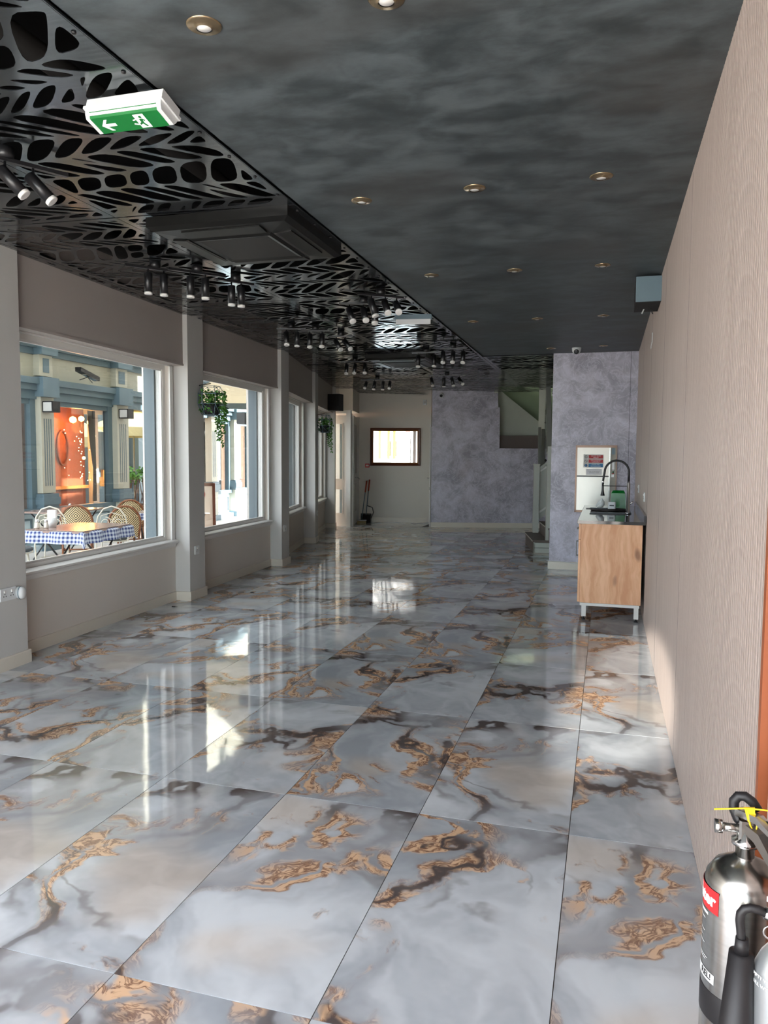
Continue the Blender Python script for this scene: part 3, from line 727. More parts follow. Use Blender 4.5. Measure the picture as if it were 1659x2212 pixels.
# ------------------------------------------------------------------ ceiling fittings
def at(x, y, z): return Vector((x, y, z))
def zsheet(x): return 2.809+(TILT*(-1.64-x) if x < -1.64 else 0)
dl = thing('recessed_downlight', 'x', 'downlight', (0, 0, 0), group='brass downlights in the dark plaster ceiling', local=True)
MB().lathe([(.024, -.012), (.034, -.004), (.050, -.005), (.056, -.002), (.056, .0)], (0, 0, 0), 28, caps=False).build('trim_ring', M['brass_ring'], dl)
MB().lathe([(0, -.010), (.022, -.010), (.025, -.006)], (0, 0, 0), 20).build('lamp_lens', M['lens'], dl)
names = [(-1.255, 2.235, 'large brass downlight, left one of the nearest row of the dark ceiling'), (-.663, 2.255, 'large brass downlight cut by the top edge of the picture'),
 (-1.285, 3.93, 'brass downlight nearest the perforated panels in the second row'), (-.677, 3.90, 'brass downlight in the middle of the second row'), (-.063, 3.90, 'brass downlight of the second row nearest the fluted wall'),
 (-1.295, 5.645, 'small downlight nearest the perforated panels in the third row'), (-.68, 5.65, 'small downlight in the middle of the third row'), (-.066, 5.66, 'small downlight of the third row nearest the fluted wall'),
 (-1.32, 7.64, 'tiny downlight nearest the perforated panels in the fourth row'), (-.69, 7.64, 'tiny downlight in the middle of the fourth row'), (-.07, 7.63, 'tiny downlight of the fourth row nearest the fluted wall'),
 (-.70, 9.73, 'tiny downlight left of the dome camera in the last row'), (-.08, 9.65, 'tiny downlight right of the dome camera in the last row')]
for i, (x, y, lb) in enumerate(names):
    if i == 0: dl.location = (x, y, ZC); dl['label'] = lb
    else: dup(dl, (x, y, ZC), 0, lb)

def ac_unit(x0, x1, y0, y1, label):
    z = zsheet((x0+x1)/2)-.004; cx, cy = (x0+x1)/2, (y0+y1)/2; w, h = (x1-x0)/2, (y1-y0)/2
    t = thing('cassette_air_conditioner', label, 'air conditioner', (cx, cy, z), group='ceiling cassette air conditioners', local=True)
    fr = MB()
    def ring(a, b, za, zb, m): 
        vs = [(-a*w, -a*h, za), (a*w, -a*h, za), (a*w, a*h, za), (-a*w, a*h, za), (-b*w, -b*h, zb), (b*w, -b*h, zb), (b*w, b*h, zb), (-b*w, b*h, zb)]
        m.add(vs, [(i, 4+i, 4+(i+1) % 4, (i+1) % 4) for i in range(4)])
    ring(1, 1.0, .0, -.055, fr); ring(1.0, .93, -.055, -.075, fr); ring(.93, .60, -.075, -.085, fr); fr.build('fascia', M['ac_black'], t)
    for s_ in (-1, 1):
        MB().obox((0, s_*.765*h, -.084), (1, 0, 0), (0, 1, s_*.10), (0, 0, 1), .56*w, .10*h, .004).build('louvre', M['ac_black'], t)
        MB().obox((s_*.765*w, 0, -.084), (1, 0, s_*.10), (0, 1, 0), (0, 0, 1), .10*w, .56*h, .004).build('louvre', M['ac_black'], t)
        MB().obox((0, s_*.65*h, -.089), (1, 0, 0), (0, 1, 0), (0, 0, 1), .56*w, .010, .002).build('louvre_slot', M['ac_grille'], t)
        MB().obox((s_*.65*w, 0, -.089), (1, 0, 0), (0, 1, 0), (0, 0, 1), .010, .56*h, .002).build('louvre_slot', M['ac_grille'], t)
    ri = MB(); ring(.60, .56, -.085, -.098, ri); ring(.56, .50, -.098, -.093, ri); ri.build('grille_frame', M['ac_black'], t)
    MB().box(-.50*w, .50*w, -.50*h, .50*h, -.094, -.085).build('intake_grille', M['ac_grille'], t)
    return t
ac_unit(-2.55, -1.68, 3.86, 4.72, 'black cassette air conditioner near the exit sign, its square grille facing down')
ac_unit(-3.13, -2.30, 9.75, 10.75, 'black cassette air conditioner far down the perforated ceiling')

def track(label, x, y, ang, length, spots, zdrop=.10):
    """rail carrying spot heads: (position along rail, yaw, tilt)"""
    zc = zsheet(x)
    t = thing('track_light', label, 'track light', (x, y, zc), ang, 'black spotlight bars under the perforated ceiling', local=True)
    r = MB().box(-length/2, length/2, -.012, .012, -.062, -.045); r.build('rail', M['black'], t)
    MB().lathe([(.0, -.05), (.036, -.048), (.038, -.03), (.038, -.002), (0, -.002)], (0, 0, 0), 20).build('ceiling_cup', M['black'], t)
    for (u, yaw, tilt) in spots:
        d = Vector((math.sin(tilt)*math.cos(yaw), math.sin(tilt)*math.sin(yaw), -math.cos(tilt)))
        p0 = Vector((u, 0, -.062)); p1 = p0+Vector((0, 0, -.055))
        hd = MB(); hd.tube([p0, p1], .006, 8); c0 = p1-d*.03; c1 = p1+d*.105
        hd.tube([c0, c0+d*.002, c1], [.024, .028, .028], 16)
        h = hd.build('spot_head', M['black'], t)
        MB().lathe([(.0285, 0), (.0285, .014), (.024, .016), (.0, .013)], c1, 18, d).build('lamp_ring', M['spot_lens'], h)
    return t
pi = PI
track('spotlight bar at the left edge of the picture with two slanted heads', -2.60, 2.86, 1.05, .55, [(0.0, -.6, .75), (.12, -.6, .75)])
track('two-headed spotlight bar above the first window, nearest the wall', -3.10, 4.80, .85, .42, [(-.05, 0, 0), (.06, 0, 0)])
track('two-headed spotlight bar above the first window, middle of the three', -2.86, 4.96, .85, .42, [(-.05, 0, 0), (.06, 0, 0)])
track('two-headed spotlight bar just behind the near air conditioner', -2.72, 5.28, .95, .30, [(-.035, 0, 0), (.045, 0, 0)])
track('cluster of tilted spotlights hanging left of the square white sign plate', -2.02, 6.25, .3, .42, [(-.12, 5.2, .6), (0, 5.0, .7), (.10, 4.6, .4)])
track('spotlight bar with a head aimed at the camera, beside the dark ceiling edge', -1.78, 5.95, .7, .40, [(-.08, 5.3, .35), (.04, 4.6, .75), (.14, 4.5, .9)])
track('spotlight bar in front of the third pilaster, left of the far lights', -3.18, 7.40, .3, .30, [(-.05, 4.9, .4), (.06, 4.9, .1)])
track('spotlight bar between the third pilaster and the bright ceiling reflection', -2.97, 7.55, .2, .30, [(-.06, 4.9, .3), (.07, 4.8, .35)])
track('small tilted pair of spotlights right of the third pilaster', -2.83, 7.95, .2, .26, [(-.05, 5.6, .7), (.05, 5.6, .8)])
track('left pair of spotlights in front of the far air conditioner', -2.2, 9.35, .1, .36, [(-.1, 4.8, .2), (.1, 4.8, .2)])
track('right pair of spotlights beside the end of the dark ceiling', -1.80, 9.05, .1, .32, [(-.12, 4.8, .45), (.0, 4.7, .45), (.12, 4.7, .35)])
track('far spotlight bar left of the far air conditioner', -3.42, 10.2, .1, .40, [(-.12, 4.8, .4), (0, 4.7, .5), (.14, 4.9, .5)])
track('far spotlight bar hanging before the beige back wall', -3.85, 12.7, .1, .55, [(-.2, 4.6, .7), (-.05, 4.6, .4), (.1, 4.6, .2), (.22, 4.7, .6)])
track('far spotlight bar hanging before the lilac wall corner', -2.5, 12.1, .1, .60, [(-.25, 5.2, .5), (-.05, 0, 0), (.08, 5.4, .4), (.2, 5.5, .8)])

# square white sign plate hanging from the perforated ceiling
sg = thing('hanging_sign_plate', 'white hanging sign plate seen edge-on beneath the perforated ceiling beside its dark edge', 'sign', (-1.75, 6.9, 2.808), .15, local=True)
MB().box(-.16, .16, -.004, .004, -.12, -.075).build('plate', M['white_plastic'], sg)
MB().box(-.17, .17, -.03, .03, -.075, -.035).build('housing', M['blue_box'], sg)
for x in (-.12, .12): MB().tube([(x, 0, -.035), (x, 0, .0)], .004).build('hanger', M['chrome'], sg)

# emergency exit light, tilted and loose on the perforated sheet
ex = thing('exit_sign', 'white emergency exit light box with green running man and arrow panel underneath', 'exit sign', (-1.745, 2.575, 2.80), 0, local=True)
ex.rotation_euler = (-.30, .03, -.06); ex.location.z = 2.782
b = MB(); b.prism(rect(-.170, .170, -.055, .055), -.030, 0); b.build('housing', M['white_plastic'], ex)
b = MB(); b.prism([(-.176, -.060), (.176, -.060), (.176, .062), (-.176, .062)], -.042, -.030); b.build('rim', M['white_plastic'], ex)
sec = [(-.056, -.042), (-.050, -.060), (-.040, -.074), (.040, -.074), (.050, -.060), (.056, -.042)]
b = MB(); n0 = 6; b.v = [(-.168, y, z) for y, z in sec]+[(.168, y, z) for y, z in sec]; b.f = [(i, i+1, n0+i+1, n0+i) for i in range(5)]+[tuple(range(n0)), tuple(range(2*n0-1, n0-1, -1))]; b.sm = [False]*7
b.build('diffuser', M['white_plastic'], ex)
b = MB(); sec2 = [(-.0525, -.0545), (-.0405, -.0748), (.0405, -.0748), (.0525, -.0545)]
b.v = [(-.150, y, z) for y, z in sec2]+[(.150, y, z) for y, z in sec2]; b.f = [(i, 4+i, 5+i, i+1) for i in range(3)]; b.sm = [False]*3; b.build('legend_panel', M['sign_green'], ex)
def exs(pts, name, mat='white_ink', k=1):      # x as seen from the camera, y towards the room
    flat(pts, M[mat], ex, (0, 0, -.0750-.0006*k), (1, 0, 0), (0, -1, 0), name, .0005)
exs([(-.125, 0), (-.098, .028), (-.084, .028), (-.103, .007), (-.060, .007), (-.060, -.007), (-.103, -.007), (-.084, -.028), (-.098, -.028)], 'arrow')
exs(rect(.035, .080, -.034, .034), 'doorway')
exs(circ(.060, .020, .006, 10), 'runner', 'sign_green', 2); exs([(.050, .012), (.064, .012), (.072, .002), (.066, -.001), (.062, .004), (.060, -.010), (.068, -.026), (.061, -.028), (.052, -.012), (.040, -.018), (.040, -.010), (.050, -.004)], 'runner', 'sign_green', 2)
exs([(.018, -.006), (.034, -.012), (.034, -.018), (.014, -.012)], 'runner_leg'); exs([(.020, .010), (.034, .014), (.034, .008), (.022, .005)], 'runner_arm')

# security cameras
def dome(label, loc, ax, s=1.0):
    t = thing('dome_camera', label, 'camera', loc, 0, 'white dome security cameras', local=True)
    ax = Vector(ax)
    MB().lathe([(.0, 0), (.055*s, 0), (.056*s, .012*s), (.052*s, .045*s), (.035*s, .072*s), (.0, .078*s)], (0, 0, 0), 24, ax).build('housing', M['white_plastic'], t)
    e_ = Vector((0, -1, -.35)).normalized()
    MB().lathe([(.030*s, .042*s), (.030*s, .057*s), (.018*s, .062*s), (0, .06*s)], ax*.038*s, 20, e_).build('lens', M['black'], t)
    return t
dome('white dome security camera hanging from the dark ceiling before the lilac lift wall', (-.397, 9.75, ZC), (0, 0, -1))
dome('white dome security camera on the top left corner of the far lilac wall', tuple(D(.18, -.002, 2.74)), (VD.x*-1, VD.y*-1, 0))
sn = thing('motion_sensor', 'small white motion sensor in the top corner between beige wall and lilac wall', 'sensor', tuple(D(-.12, -.0, 2.62, o=BK1)), 0, local=True)
MB().box(-.04, .04, -.05, 0, 0, .11, .01).build('housing', M['white_plastic'], sn); MB().lathe([(.02, 0), (.014, .012), (0, .016)], (0, -.05, .05), 12, (0, -1, 0)).build('sensor_window', M['lens'], sn)
s2 = thing('motion_sensor', 'small white sensor at the ceiling corner right of the stair opening', 'sensor', tuple(D(2.46, -.06, 2.78)), 0, local=True)
MB().box(-.03, .03, -.04, 0, -.05, .05, .008).build('housing', M['white_plastic'], s2)
MB().lathe([(.015, 0), (0, .012)], (0, -.04, 0), 12, (0, -1, 0)).build('sensor_window', M['lens'], s2)

# black wall loudspeaker in the far left corner
lx, ly = W('B', 5.36, -.02)
ls = thing('wall_speaker', 'black wall loudspeaker on a bracket in the far left corner above the porch door', 'speaker', (-5.30, 14.20, 2.50), -.2, local=True)
MB().box(-.03, .02, -.05, .05, -.02, .16).build('bracket_plate', M['white_plastic'], ls)
MB().tube([(0, 0, .05), (.14, -.06, .05)], .016).build('bracket_arm', M['black'], ls)
MB().prism([(.10, -.26), (.37, -.22), (.33, .0), (.13, -.03)], -.15, .17).build('cabinet', M['black_matt'], ls)
MB().prism([(.105, -.270), (.365, -.230), (.365, -.222), (.105, -.262)], -.14, .16).build('grille', M['black'], ls)

# grey-blue box under the dark ceiling on the right wall, with two cable stubs
bx = thing('ceiling_junction_box', 'grey-blue square box under the dark ceiling against the fluted wall', 'box', (.262, 6.0, 2.80), 0, local=True)
MB().box(-.09, .086, -.0, .42, -.18, .0).build('housing', M['black_matt'], bx); MB().box(-.092, .087, -.012, -.0, -.182, .0).build('front_plate', M['blue_box'], bx)
MB().tube([(-.02, .30, -.18), (-.035, .3, -.215)], .005).build('cable_stub', M['white_plastic'], bx); MB().tube([(.03, .30, -.18), (.045, .3, -.22)], .005).build('cable_stub', M['black'], bx)

# ------------------------------------------------------------------ wall fittings
def outlet(label, org, xd, wide=False, extra=False, zz=None):
    """faceplate lying on a wall; xd along the wall, outward normal = xd x z ... """
    xd = Vector(xd).normalized(); z = Vector((0, 0, 1)); n = xd.cross(z)
    t = thing('wall_socket', label, 'socket', org, 0, 'white wall sockets', local=True); hw = .073 if wide else .043
    MB().obox(n*.005, xd, n, z, hw, .005, .043).build('faceplate', M['white_plastic'], t)
    for i, u in enumerate((-.034, .034) if wide else (0,)):
        MB().obox(xd*u+n*.012+z*.020, xd, n, z, .008, .003, .009).build('rocker_switch', M['white_gloss'], t)
        for a, c in ((0, .004), (-.011, -.012), (.011, -.012)): MB().obox(xd*(u+a)+n*.0105+z*c, xd, n, z, .003, .0006, .004).build('socket_slot', M['black_ink'], t)
    return t, xd, n
o_, T3 = W('A', -.19, -.001), Vector((TA.x, TA.y, 0))
outlet('white double wall socket low on the nearest pilaster with a plug-in unit', (o_[0], o_[1], .52), -T3*-1 if False else T3, True)
pw = W('A', -.10, -.011)
pl = thing('plug_in_unit', 'white rounded plug-in device on the nearest pilaster socket', 'plug-in device', (pw[0], pw[1], .515), 0, local=True)
nA = Vector((-NA.x, -NA.y, 0))
q = MB(); q.lathe([(0.0, .052), (.014, .052), (.026, .046), (.030, .036), (.030, .002), (0, .002)], (0, 0, 0), 20, nA); q.v = [(x, y, z*1.45) for x, y, z in q.v]; q.build('body', M['white_plastic'], pl)
q = MB().lathe([(.0305, .020), (.0315, .022), (.0315, .026), (.0305, .028)], (0, 0, 0), 20, nA); q.v = [(x, y, z*1.45) for x, y, z in q.v]; q.build('seam', M['blue_box'], pl)
q_ = W('A', 2.52, -.001); outlet('white single wall socket low on the second pilaster', (q_[0], q_[1], .50), T3)
q_ = W('A', 5.02, -.001); outlet('white single wall socket low on the third pilaster', (q_[0], q_[1], .50), T3)
q_ = W('B', 2.64, -.001); outlet('white single wall socket low on the fourth pilaster', (q_[0], q_[1], .50), Vector((TB.x, TB.y, 0)))
outlet('white wall socket on the fluted wall above the sink counter', (.349, 7.54, 1.105), (0, -1, 0))
outlet('white double switch plate on the fluted wall behind the tall tap', (.349, 8.9, 1.13), (0, -1, 0), True)
th = thing('light_switch', 'small cream switch with dangling lead high on the fluted wall', 'switch', (.349, 7.04, 2.50), 0, local=True)
MB().box(-.006, 0, -.02, .02, -.03, .05).build('faceplate', M['white_plastic'], th); MB().tube([(-.004, .0, -.03), (-.01, .01, -.06), (-.012, -.01, -.085)], .004).build('lead', M['white_plastic'], th)

# framed mirror on the beige back wall (slightly turned towards the shop front)
mc = D(-.775, -.03, 1.685, o=BK1)
mr = thing('framed_mirror', 'rectangular mirror in a dark mahogany frame with gilt edge on the beige back wall', 'mirror', tuple(mc), .2443, local=True)
MB().box(-.555, .555, .006, .012, -.415, .415).build('backing', M['black_matt'], mr)
fr = MB(); 
for pr, w_, h_ in (([(0, 0), (.075, 0), (.075, -.03), (.05, -.045), (0, -.03)], .56, .42),):
    def ringp(a, za, b, zb):
        vs = [(-w_+a, za, -h_+a), (w_-a, za, -h_+a), (w_-a, za, h_-a), (-w_+a, za, h_-a), (-w_+b, zb, -h_+b), (w_-b, zb, -h_+b), (w_-b, zb, h_-b), (-w_+b, zb, h_-b)]
        fr.add(vs, [(i, 4+i, 4+(i+1) % 4, (i+1) % 4)[::-1] for i in range(4)])
    ringp(0, .012, 0, -.016); ringp(0, -.016, .018, -.03); ringp(.018, -.03, .045, -.022); ringp(.045, -.022, .05, -.012)
fr.build('frame', M['mahogany'], mr)
fr = MB(); w_, h_ = .56, .42; ringp(.05, -.012, .058, -.018); ringp(.058, -.018, .075, .004); fr.build('gilt_slip', M['gilt'], mr)
fr = MB()
MB().add([(-.49, -.0, -.35), (.49, -.0, -.35), (.49, -.0, .35), (-.49, -.0, .35)], [(0, 1, 2, 3)]).build('mirror_glass', M['mirror'], mr)
# red call point
cp = thing('fire_call_point', 'small red fire call point with white panel left below the mirror', 'call point', tuple(D(-1.40, -.0, 1.265, o=BK1)), .2443, local=True)
MB().box(-.048, .048, -.03, 0, -.043, .043, .006).build('housing', M['red'], cp); MB().box(-.030, .030, -.032, -.03, -.018, .018).build('break_glass', M['white_ink'], cp)
# lobby dustpan and brush leaning in the corner
dp = thing('long_handled_dustpan', 'black lobby dustpan with a long grey handle and orange grip leaning in the far corner', 'dustpan', tuple(D(-1.42, -.12, 0, o=BK1)), .2443, local=True)
MB().add([(-.11, -.13, .005), (.11, -.13, .005), (.12, .08, .005), (-.12, .08, .005), (-.10, -.02, .16), (.10, -.02, .16), (.12, .08, .19), (-.12, .08, .19)], [(0, 1, 2, 3), (4, 7, 6, 5), (0, 3, 7, 4), (1, 5, 6, 2), (2, 6, 7, 3), (0, 4, 5, 1)]).build('pan', M['black'], dp)
MB().tube([(0, .03, .17), (.05, .06, .70)], .010).build('handle', M['blue_box'], dp); MB().tube([(.05, .06, .70), (.075, .07, .95)], .016).build('grip', M['grip_orange'], dp)
MB().tube([(.02, .04, .37), (.14, .02, .33), (.17, .0, .22), (.11, -.02, .08)], .010).build('hoop', M['black'], dp)
br = thing('long_handled_brush', 'broom with an orange grip standing in front of the dustpan', 'broom', tuple(D(-1.50, -.36, 0, o=BK1)), .2443, local=True)
MB().box(-.10, .10, -.02, .02, .0, .05).build('bristles', plain('straw', srgb(150, 136, 96), .9, bump=.3), br); MB().box(-.11, .11, -.022, .022, .05, .075).build('brush_head', M['black'], br)
MB().tube([(0, 0, .07), (.075, .05, .68)], .010).build('handle', M['blue_box'], br); MB().tube([(.075, .05, .68), (.105, .07, .93)], .016).build('grip', M['grip_orange'], br)
# white cable along the lift wall skirting
c_ = MB().tube([(-.735, 10.195, .112), (-.70, 10.2, .112), (-.5, 10.19, .104), (-.38, 10.18, .085), (-.30, 10.20, .108), (-.24, 10.21, .20), (-.20, 10.215, .30), (-.1, 10.215, .36)], .004, 6).build('loose_cable', M['white_plastic'])
tag(c_, 'thin white cable looped on the skirting beneath the lift door', 'cable')
ra = thing('rubber_door_stop', 'small black rubber block on the floor behind the cabinet', 'door stop', (-.28, 10.16, 0), 0, local=True)
MB().box(-.05, .05, -.02, .02, 0, .025, .006).build('block', M['rubber'], ra); MB().box(-.03, .03, -.012, .012, .025, .032).build('ridge', M['rubber'], ra)

# ------------------------------------------------------------------ dumbwaiter in the lilac wall
lf = thing('dumbwaiter', 'stainless steel service lift hatch with red and blue warning signs in the lilac wall', 'service lift', (-.14, 10.235, 1.2), .037, local=True)
x0, x1, z0, z1 = -.255, .262, -.44, .432
f_ = MB(); f_.box(x0, x0+.022, -.012, .0, z0, z1); f_.box(x1-.012, x1, -.012, 0, z0, z1); f_.box(x0, x1, -.012, 0, z1-.03, z1); f_.box(x0, x1, -.012, 0, z0, z0+.03); f_.build('frame', plain('bronze_frame', srgb(124, 100, 86), .35, .6), lf)
MB().box(x0+.022, .165, -.006, 0, .038, z1-.03).build('upper_shutter', M['steel_pale'], lf); MB().box(x0+.022, .165, -.004, 0, z0+.03, .024).build('lower_shutter', plain('brushed_steel', srgb(184, 180, 172), .35, .8), lf)
MB().box(x0+.022, .165, -.010, 0, .024, .040).build('meeting_bar', M['dark_edge'], lf)
MB().box(.165, .18, -.010, 0, z0, z1-.03).build('guide_rail', M['steel'], lf); MB().box(.18, x1-.012, -.008, 0, z0, z1-.03).build('control_column', plain('control_grey', srgb(124, 120, 112), .45, .4), lf)
MB().box(.195, .235, -.010, -.008, .315, .395).build('rating_plate', M['blue_box'], lf)
MB().box(.203, .232, -.011, -.008, .12, .225).build('instruction_label', M['white_ink'], lf); MB().box(.198, .230, -.010, -.008, .022, .060).build('instruction_label', M['white_ink'], lf)
for z, m in ((.108, 'white_ink'), (.088, 'sign_green'), (.068, 'red')): MB().lathe([(.009, 0), (.009, .006), (0, .008)], (.217, -.009, z), 12, (0, -1, 0)).build('push_button', M[m], lf)
sgn = MB().box(-.155, .098, -.0085, -.006, .145, .315).build('warning_sign', M['grey_paint'], lf)
XD, ZD = (1, 0, 0), (0, 0, 1)
for (za, zb, m, lines) in ((.262, .304, 'sign_red', ['DO NOT ENTER', 'THIS LIFT']), (.206, .250, 'sign_red', ['UNDER NO CIRCUMSTANCES', 'PUT HANDS INSIDE THE', 'DOOR OF THE LIFT']), (.151, .194, 'sign_blue', ['GOODS ONLY', 'NO PASSENGERS'])):
    MB().box(-.090, .090, -.0095, -.0085, za, zb).build('sign_band', M[m], sgn)
    n_ = len(lines)
    for i, tx in enumerate(lines):
        zc = zb-(i+.5)*(zb-za)/n_
        text_mesh(tx, .017 if n_ == 2 else .0125, M['white_ink'], sgn, (0, -.0095, zc), XD, ZD, name='lettering', squash=.95 if n_ == 2 else .82)
    zc = (za+zb)/2; rc = M['white_ink']
    if m == 'sign_red':
        MB().lathe([(.014, 0), (.018, 0), (.018, .001), (.014, .001)], (-.122, -.0085, zc), 20, (0, -1, 0), caps=False).build('prohibition_ring', M['dark_edge'], sgn)
        MB().obox((-.122, -.0092, zc), (1, 0, -1), (0, 1, 0), (1, 0, 1), .015, .0005, .0018).build('prohibition_bar', M['dark_edge'], sgn)
    else:
        MB().lathe([(.0, 0.001), (.018, .001), (.018, 0)], (-.122, -.0085, zc), 20, (0, -1, 0)).build('mandatory_disc', M['sign_blue'], sgn)
        MB().box(-.124, -.120, -.0103, -.0095, zc-.004, zc+.011).build('exclamation_mark', M['white_ink'], sgn); MB().box(-.124, -.120, -.0103, -.0095, zc-.011, zc-.007).build('exclamation_mark', M['white_ink'], sgn)
nt = MB().box(-.118, .078, -.0075, -.006, .050, .128).build('taped_note', plain('note_paper', srgb(196, 194, 196), .35), lf)
for z, tx in ((.095, 'Keep this lift closed'), (.078, 'and always locked')): text_mesh(tx, .017, M['black_ink'], nt, (-.02, -.0075, z), XD, ZD)

# ------------------------------------------------------------------ sink cabinet
cb = thing('sink_cabinet', 'oak-effect sink cabinet on pale metal legs against the fluted wall', 'cabinet', (.05, 7.08, 0), 0, local=True)
X0, X1, Y0c, Y1c, Z0, Z1 = -.275, .27, 0, 2.30, .155, .875
MB().box(X0+.016, X1, Y0c, Y0c+.018, Z0, Z1).build('side_panel', M['oak'], cb); MB().box(X0+.018, X1, Y1c-.018, Y1c, Z0, Z1).build('side_panel', M['oak'], cb)
MB().box(X0+.020, X1, Y0c+.018, Y1c-.018, Z0, Z0+.018).build('bottom_panel', M['oak'], cb); MB().box(X1-.012, X1, Y0c+.018, Y1c-.018, Z0+.018, Z1).build('back_panel', M['dark_edge'], cb)
for i in range(4):
    a = Y0c+.004+i*.574; f = MB().box(X0-.004, X0+.014, a, a+.568, Z0+.005, Z0+.575).build('door', M['oak'], cb)
    h = MB().box(X0-.026, X0-.018, a+.05, a+.062, Z0+.42, Z0+.56); h.box(X0-.020, X0-.004, a+.05, a+.062, Z0+.42, Z0+.43); h.box(X0-.020, X0-.004, a+.05, a+.062, Z0+.55, Z0+.56); h.build('handle', M['black'], f)
    f = MB().box(X0-.004, X0+.014, a, a+.568, Z0+.58, Z1-.003).build('drawer', M['oak'], cb)
    MB().box(X0-.026, X0-.004, a+.2, a+.36, Z0+.65, Z0+.66).build('handle', M['black'], f)
fb = MB(); fb.box(X0+.02, X1-.01, .0, .03, .128, .153); fb.box(X0+.02, X0+.05, .03, 2.27, .128, .153); fb.box(X1-.04, X1-.01, .03, 2.27, .128, .153); fb.build('base_frame', M['white_gloss'], cb)
for x in (X0+.035, X1-.055):
    for y in (.002, 1.1, 2.24):
        l = MB().box(x, x+.040, y, y+.030, .028, .128).build('leg', M['white_gloss'], cb)
        MB().lathe([(.019, 0), (.019, .004), (.008, .012), (.008, .03)], (x+.02, y+.015, 0), 14).build('adjustable_foot', M['black'], l)
# worktop, glossy, with pale left part and dark right part; upstand at the wall
wt = thing('worktop', 'glossy stone-effect worktop lying on the oak sink cabinet', 'worktop', (.05, 7.06, .877), 0, local=True)
MB().box(-.29, .292, 0, 2.34, 0, .028).build('slab', M['worktop'], wt)
MB().box(.278, .296, 0, 2.34, .028, .085).build('upstand', M['worktop'], wt)
MB().box(-.293, -.29, 0, 2.34, 0, .027).build('front_edge', M['dark_edge'], wt)
MB().obox((-.0, 1.25, .034), (1, 0, 0), (0, 1, 0), (0, 0, 1), .20, .26, .004).build('sink_rim', M['black'], wt)
MB().box(-.26, .0, 1.66, 1.70, .028, .036).build('drainer_bar', M['dark_edge'], wt)
# tall tap
tp = thing('kitchen_tap', 'tall chrome spring tap with black arched hose over the sink', 'tap', (.215, 8.05, .9065), 0, local=True)
MB().lathe([(.026, 0), (.026, .012), (.018, .02), (.017, .30), (.013, .31), (.013, .33), (0, .33)], (0, 0, 0), 18).build('stem', M['chrome'], tp)
arc = [(0, 0, .33)]+[(-.118+.118*math.cos(a), 0, .42+.118*math.sin(a)) for a in [PI*i/14 for i in range(15)]]+[(-.245, 0, .36), (-.25, 0, .31)]
MB().tube(arc, .011, 12).build('arched_hose', M['rubber'], tp)
MB().tube([(0, 0, .28), (-.245, 0, .28)], .004).build('docking_arm', M['black'], tp)
MB().lathe([(.010, .13), (.011, .09), (.012, .05), (.020, .01), (.021, 0), (0, .001)], (-.25, 0, .18), 14).build('spray_head', M['black'], tp)
MB().lathe([(.012, 0), (.012, .03), (.009, .035)], (-.25, 0, .30), 12).build('collar', M['chrome'], tp); MB().tube([(.01, 0, .09), (.05, -.02, .13)], .006).build('lever', M['chrome'], tp)
# green dispenser, bowls, tray, chopping board
gd = thing('green_jug', 'glossy green plastic container standing behind the tap', 'container', (.13, 8.95, .906), 0, local=True)
b = MB(); b.add([(-.085, -.06, 0), (.085, -.06, 0), (.085, .08, 0), (-.085, .08, 0), (-.075, -.05, .17), (.075, -.05, .17), (.075, .07, .17), (-.075, .07, .17), (-.06, -.03, .20), (.06, -.03, .20), (.06, .06, .20), (-.06, .06, .20)], [(3, 2, 1, 0), (0, 1, 5, 4), (1, 2, 6, 5), (2, 3, 7, 6), (3, 0, 4, 7), (4, 5, 9, 8), (5, 6, 10, 9), (6, 7, 11, 10), (7, 4, 8, 11), (8, 9, 10, 11)]).build('body', M['green_plastic'], gd)
MB().box(-.02, .02, -.062, -.055, .02, .12).build('spout_plate', M['green_plastic'], gd)
ty = thing('drain_tray', 'dark oval drying tray on the worktop in front of the containers', 'tray', (.03, 8.35, .9165), 0, local=True)
q = MB().lathe([(0, .004), (.16, .004), (.175, .018), (.18, .018), (.165, 0), (0, 0)], (0, 0, 0), 28); q.v = [(x*1.1, y*.8, z) for x, y, z in q.v]; q.build('tray_body', M['dark_edge'], ty)
MB().box(-.19, -.02, -.02, .03, .018, .026).build('handle', M['black'], ty)
bw = thing('white_bowl', 'small white bowl tipped on its side on the drying tray', 'bowl', (-.05, 8.36, .982), 0, local=True)
MB().lathe([(.02, -.03), (.045, -.01), (.055, .025), (.052, .025), (.042, -.006), (0, -.024)], (0, 0, 0), 20, (-.8, -.2, .6)).build('bowl_body', M['white_plastic'], bw)
MB().lathe([(.022, -.036), (.022, -.028), (0, -.028)], (0, 0, 0), 16, (-.8, -.2, .6)).build('foot_ring', M['white_plastic'], bw)
mg = thing('soap_pot', 'small grey soap pot with a dark label beside the tipped bowl', 'pot', (.06, 8.36, .936), 0, local=True)
MB().box(-.04, .04, -.03, .03, 0, .07, .01).build('pot_body', M['white_plastic'], mg); MB().box(-.022, .022, -.0315, -.03, .028, .042).build('label_strip', M['black_ink'], mg)

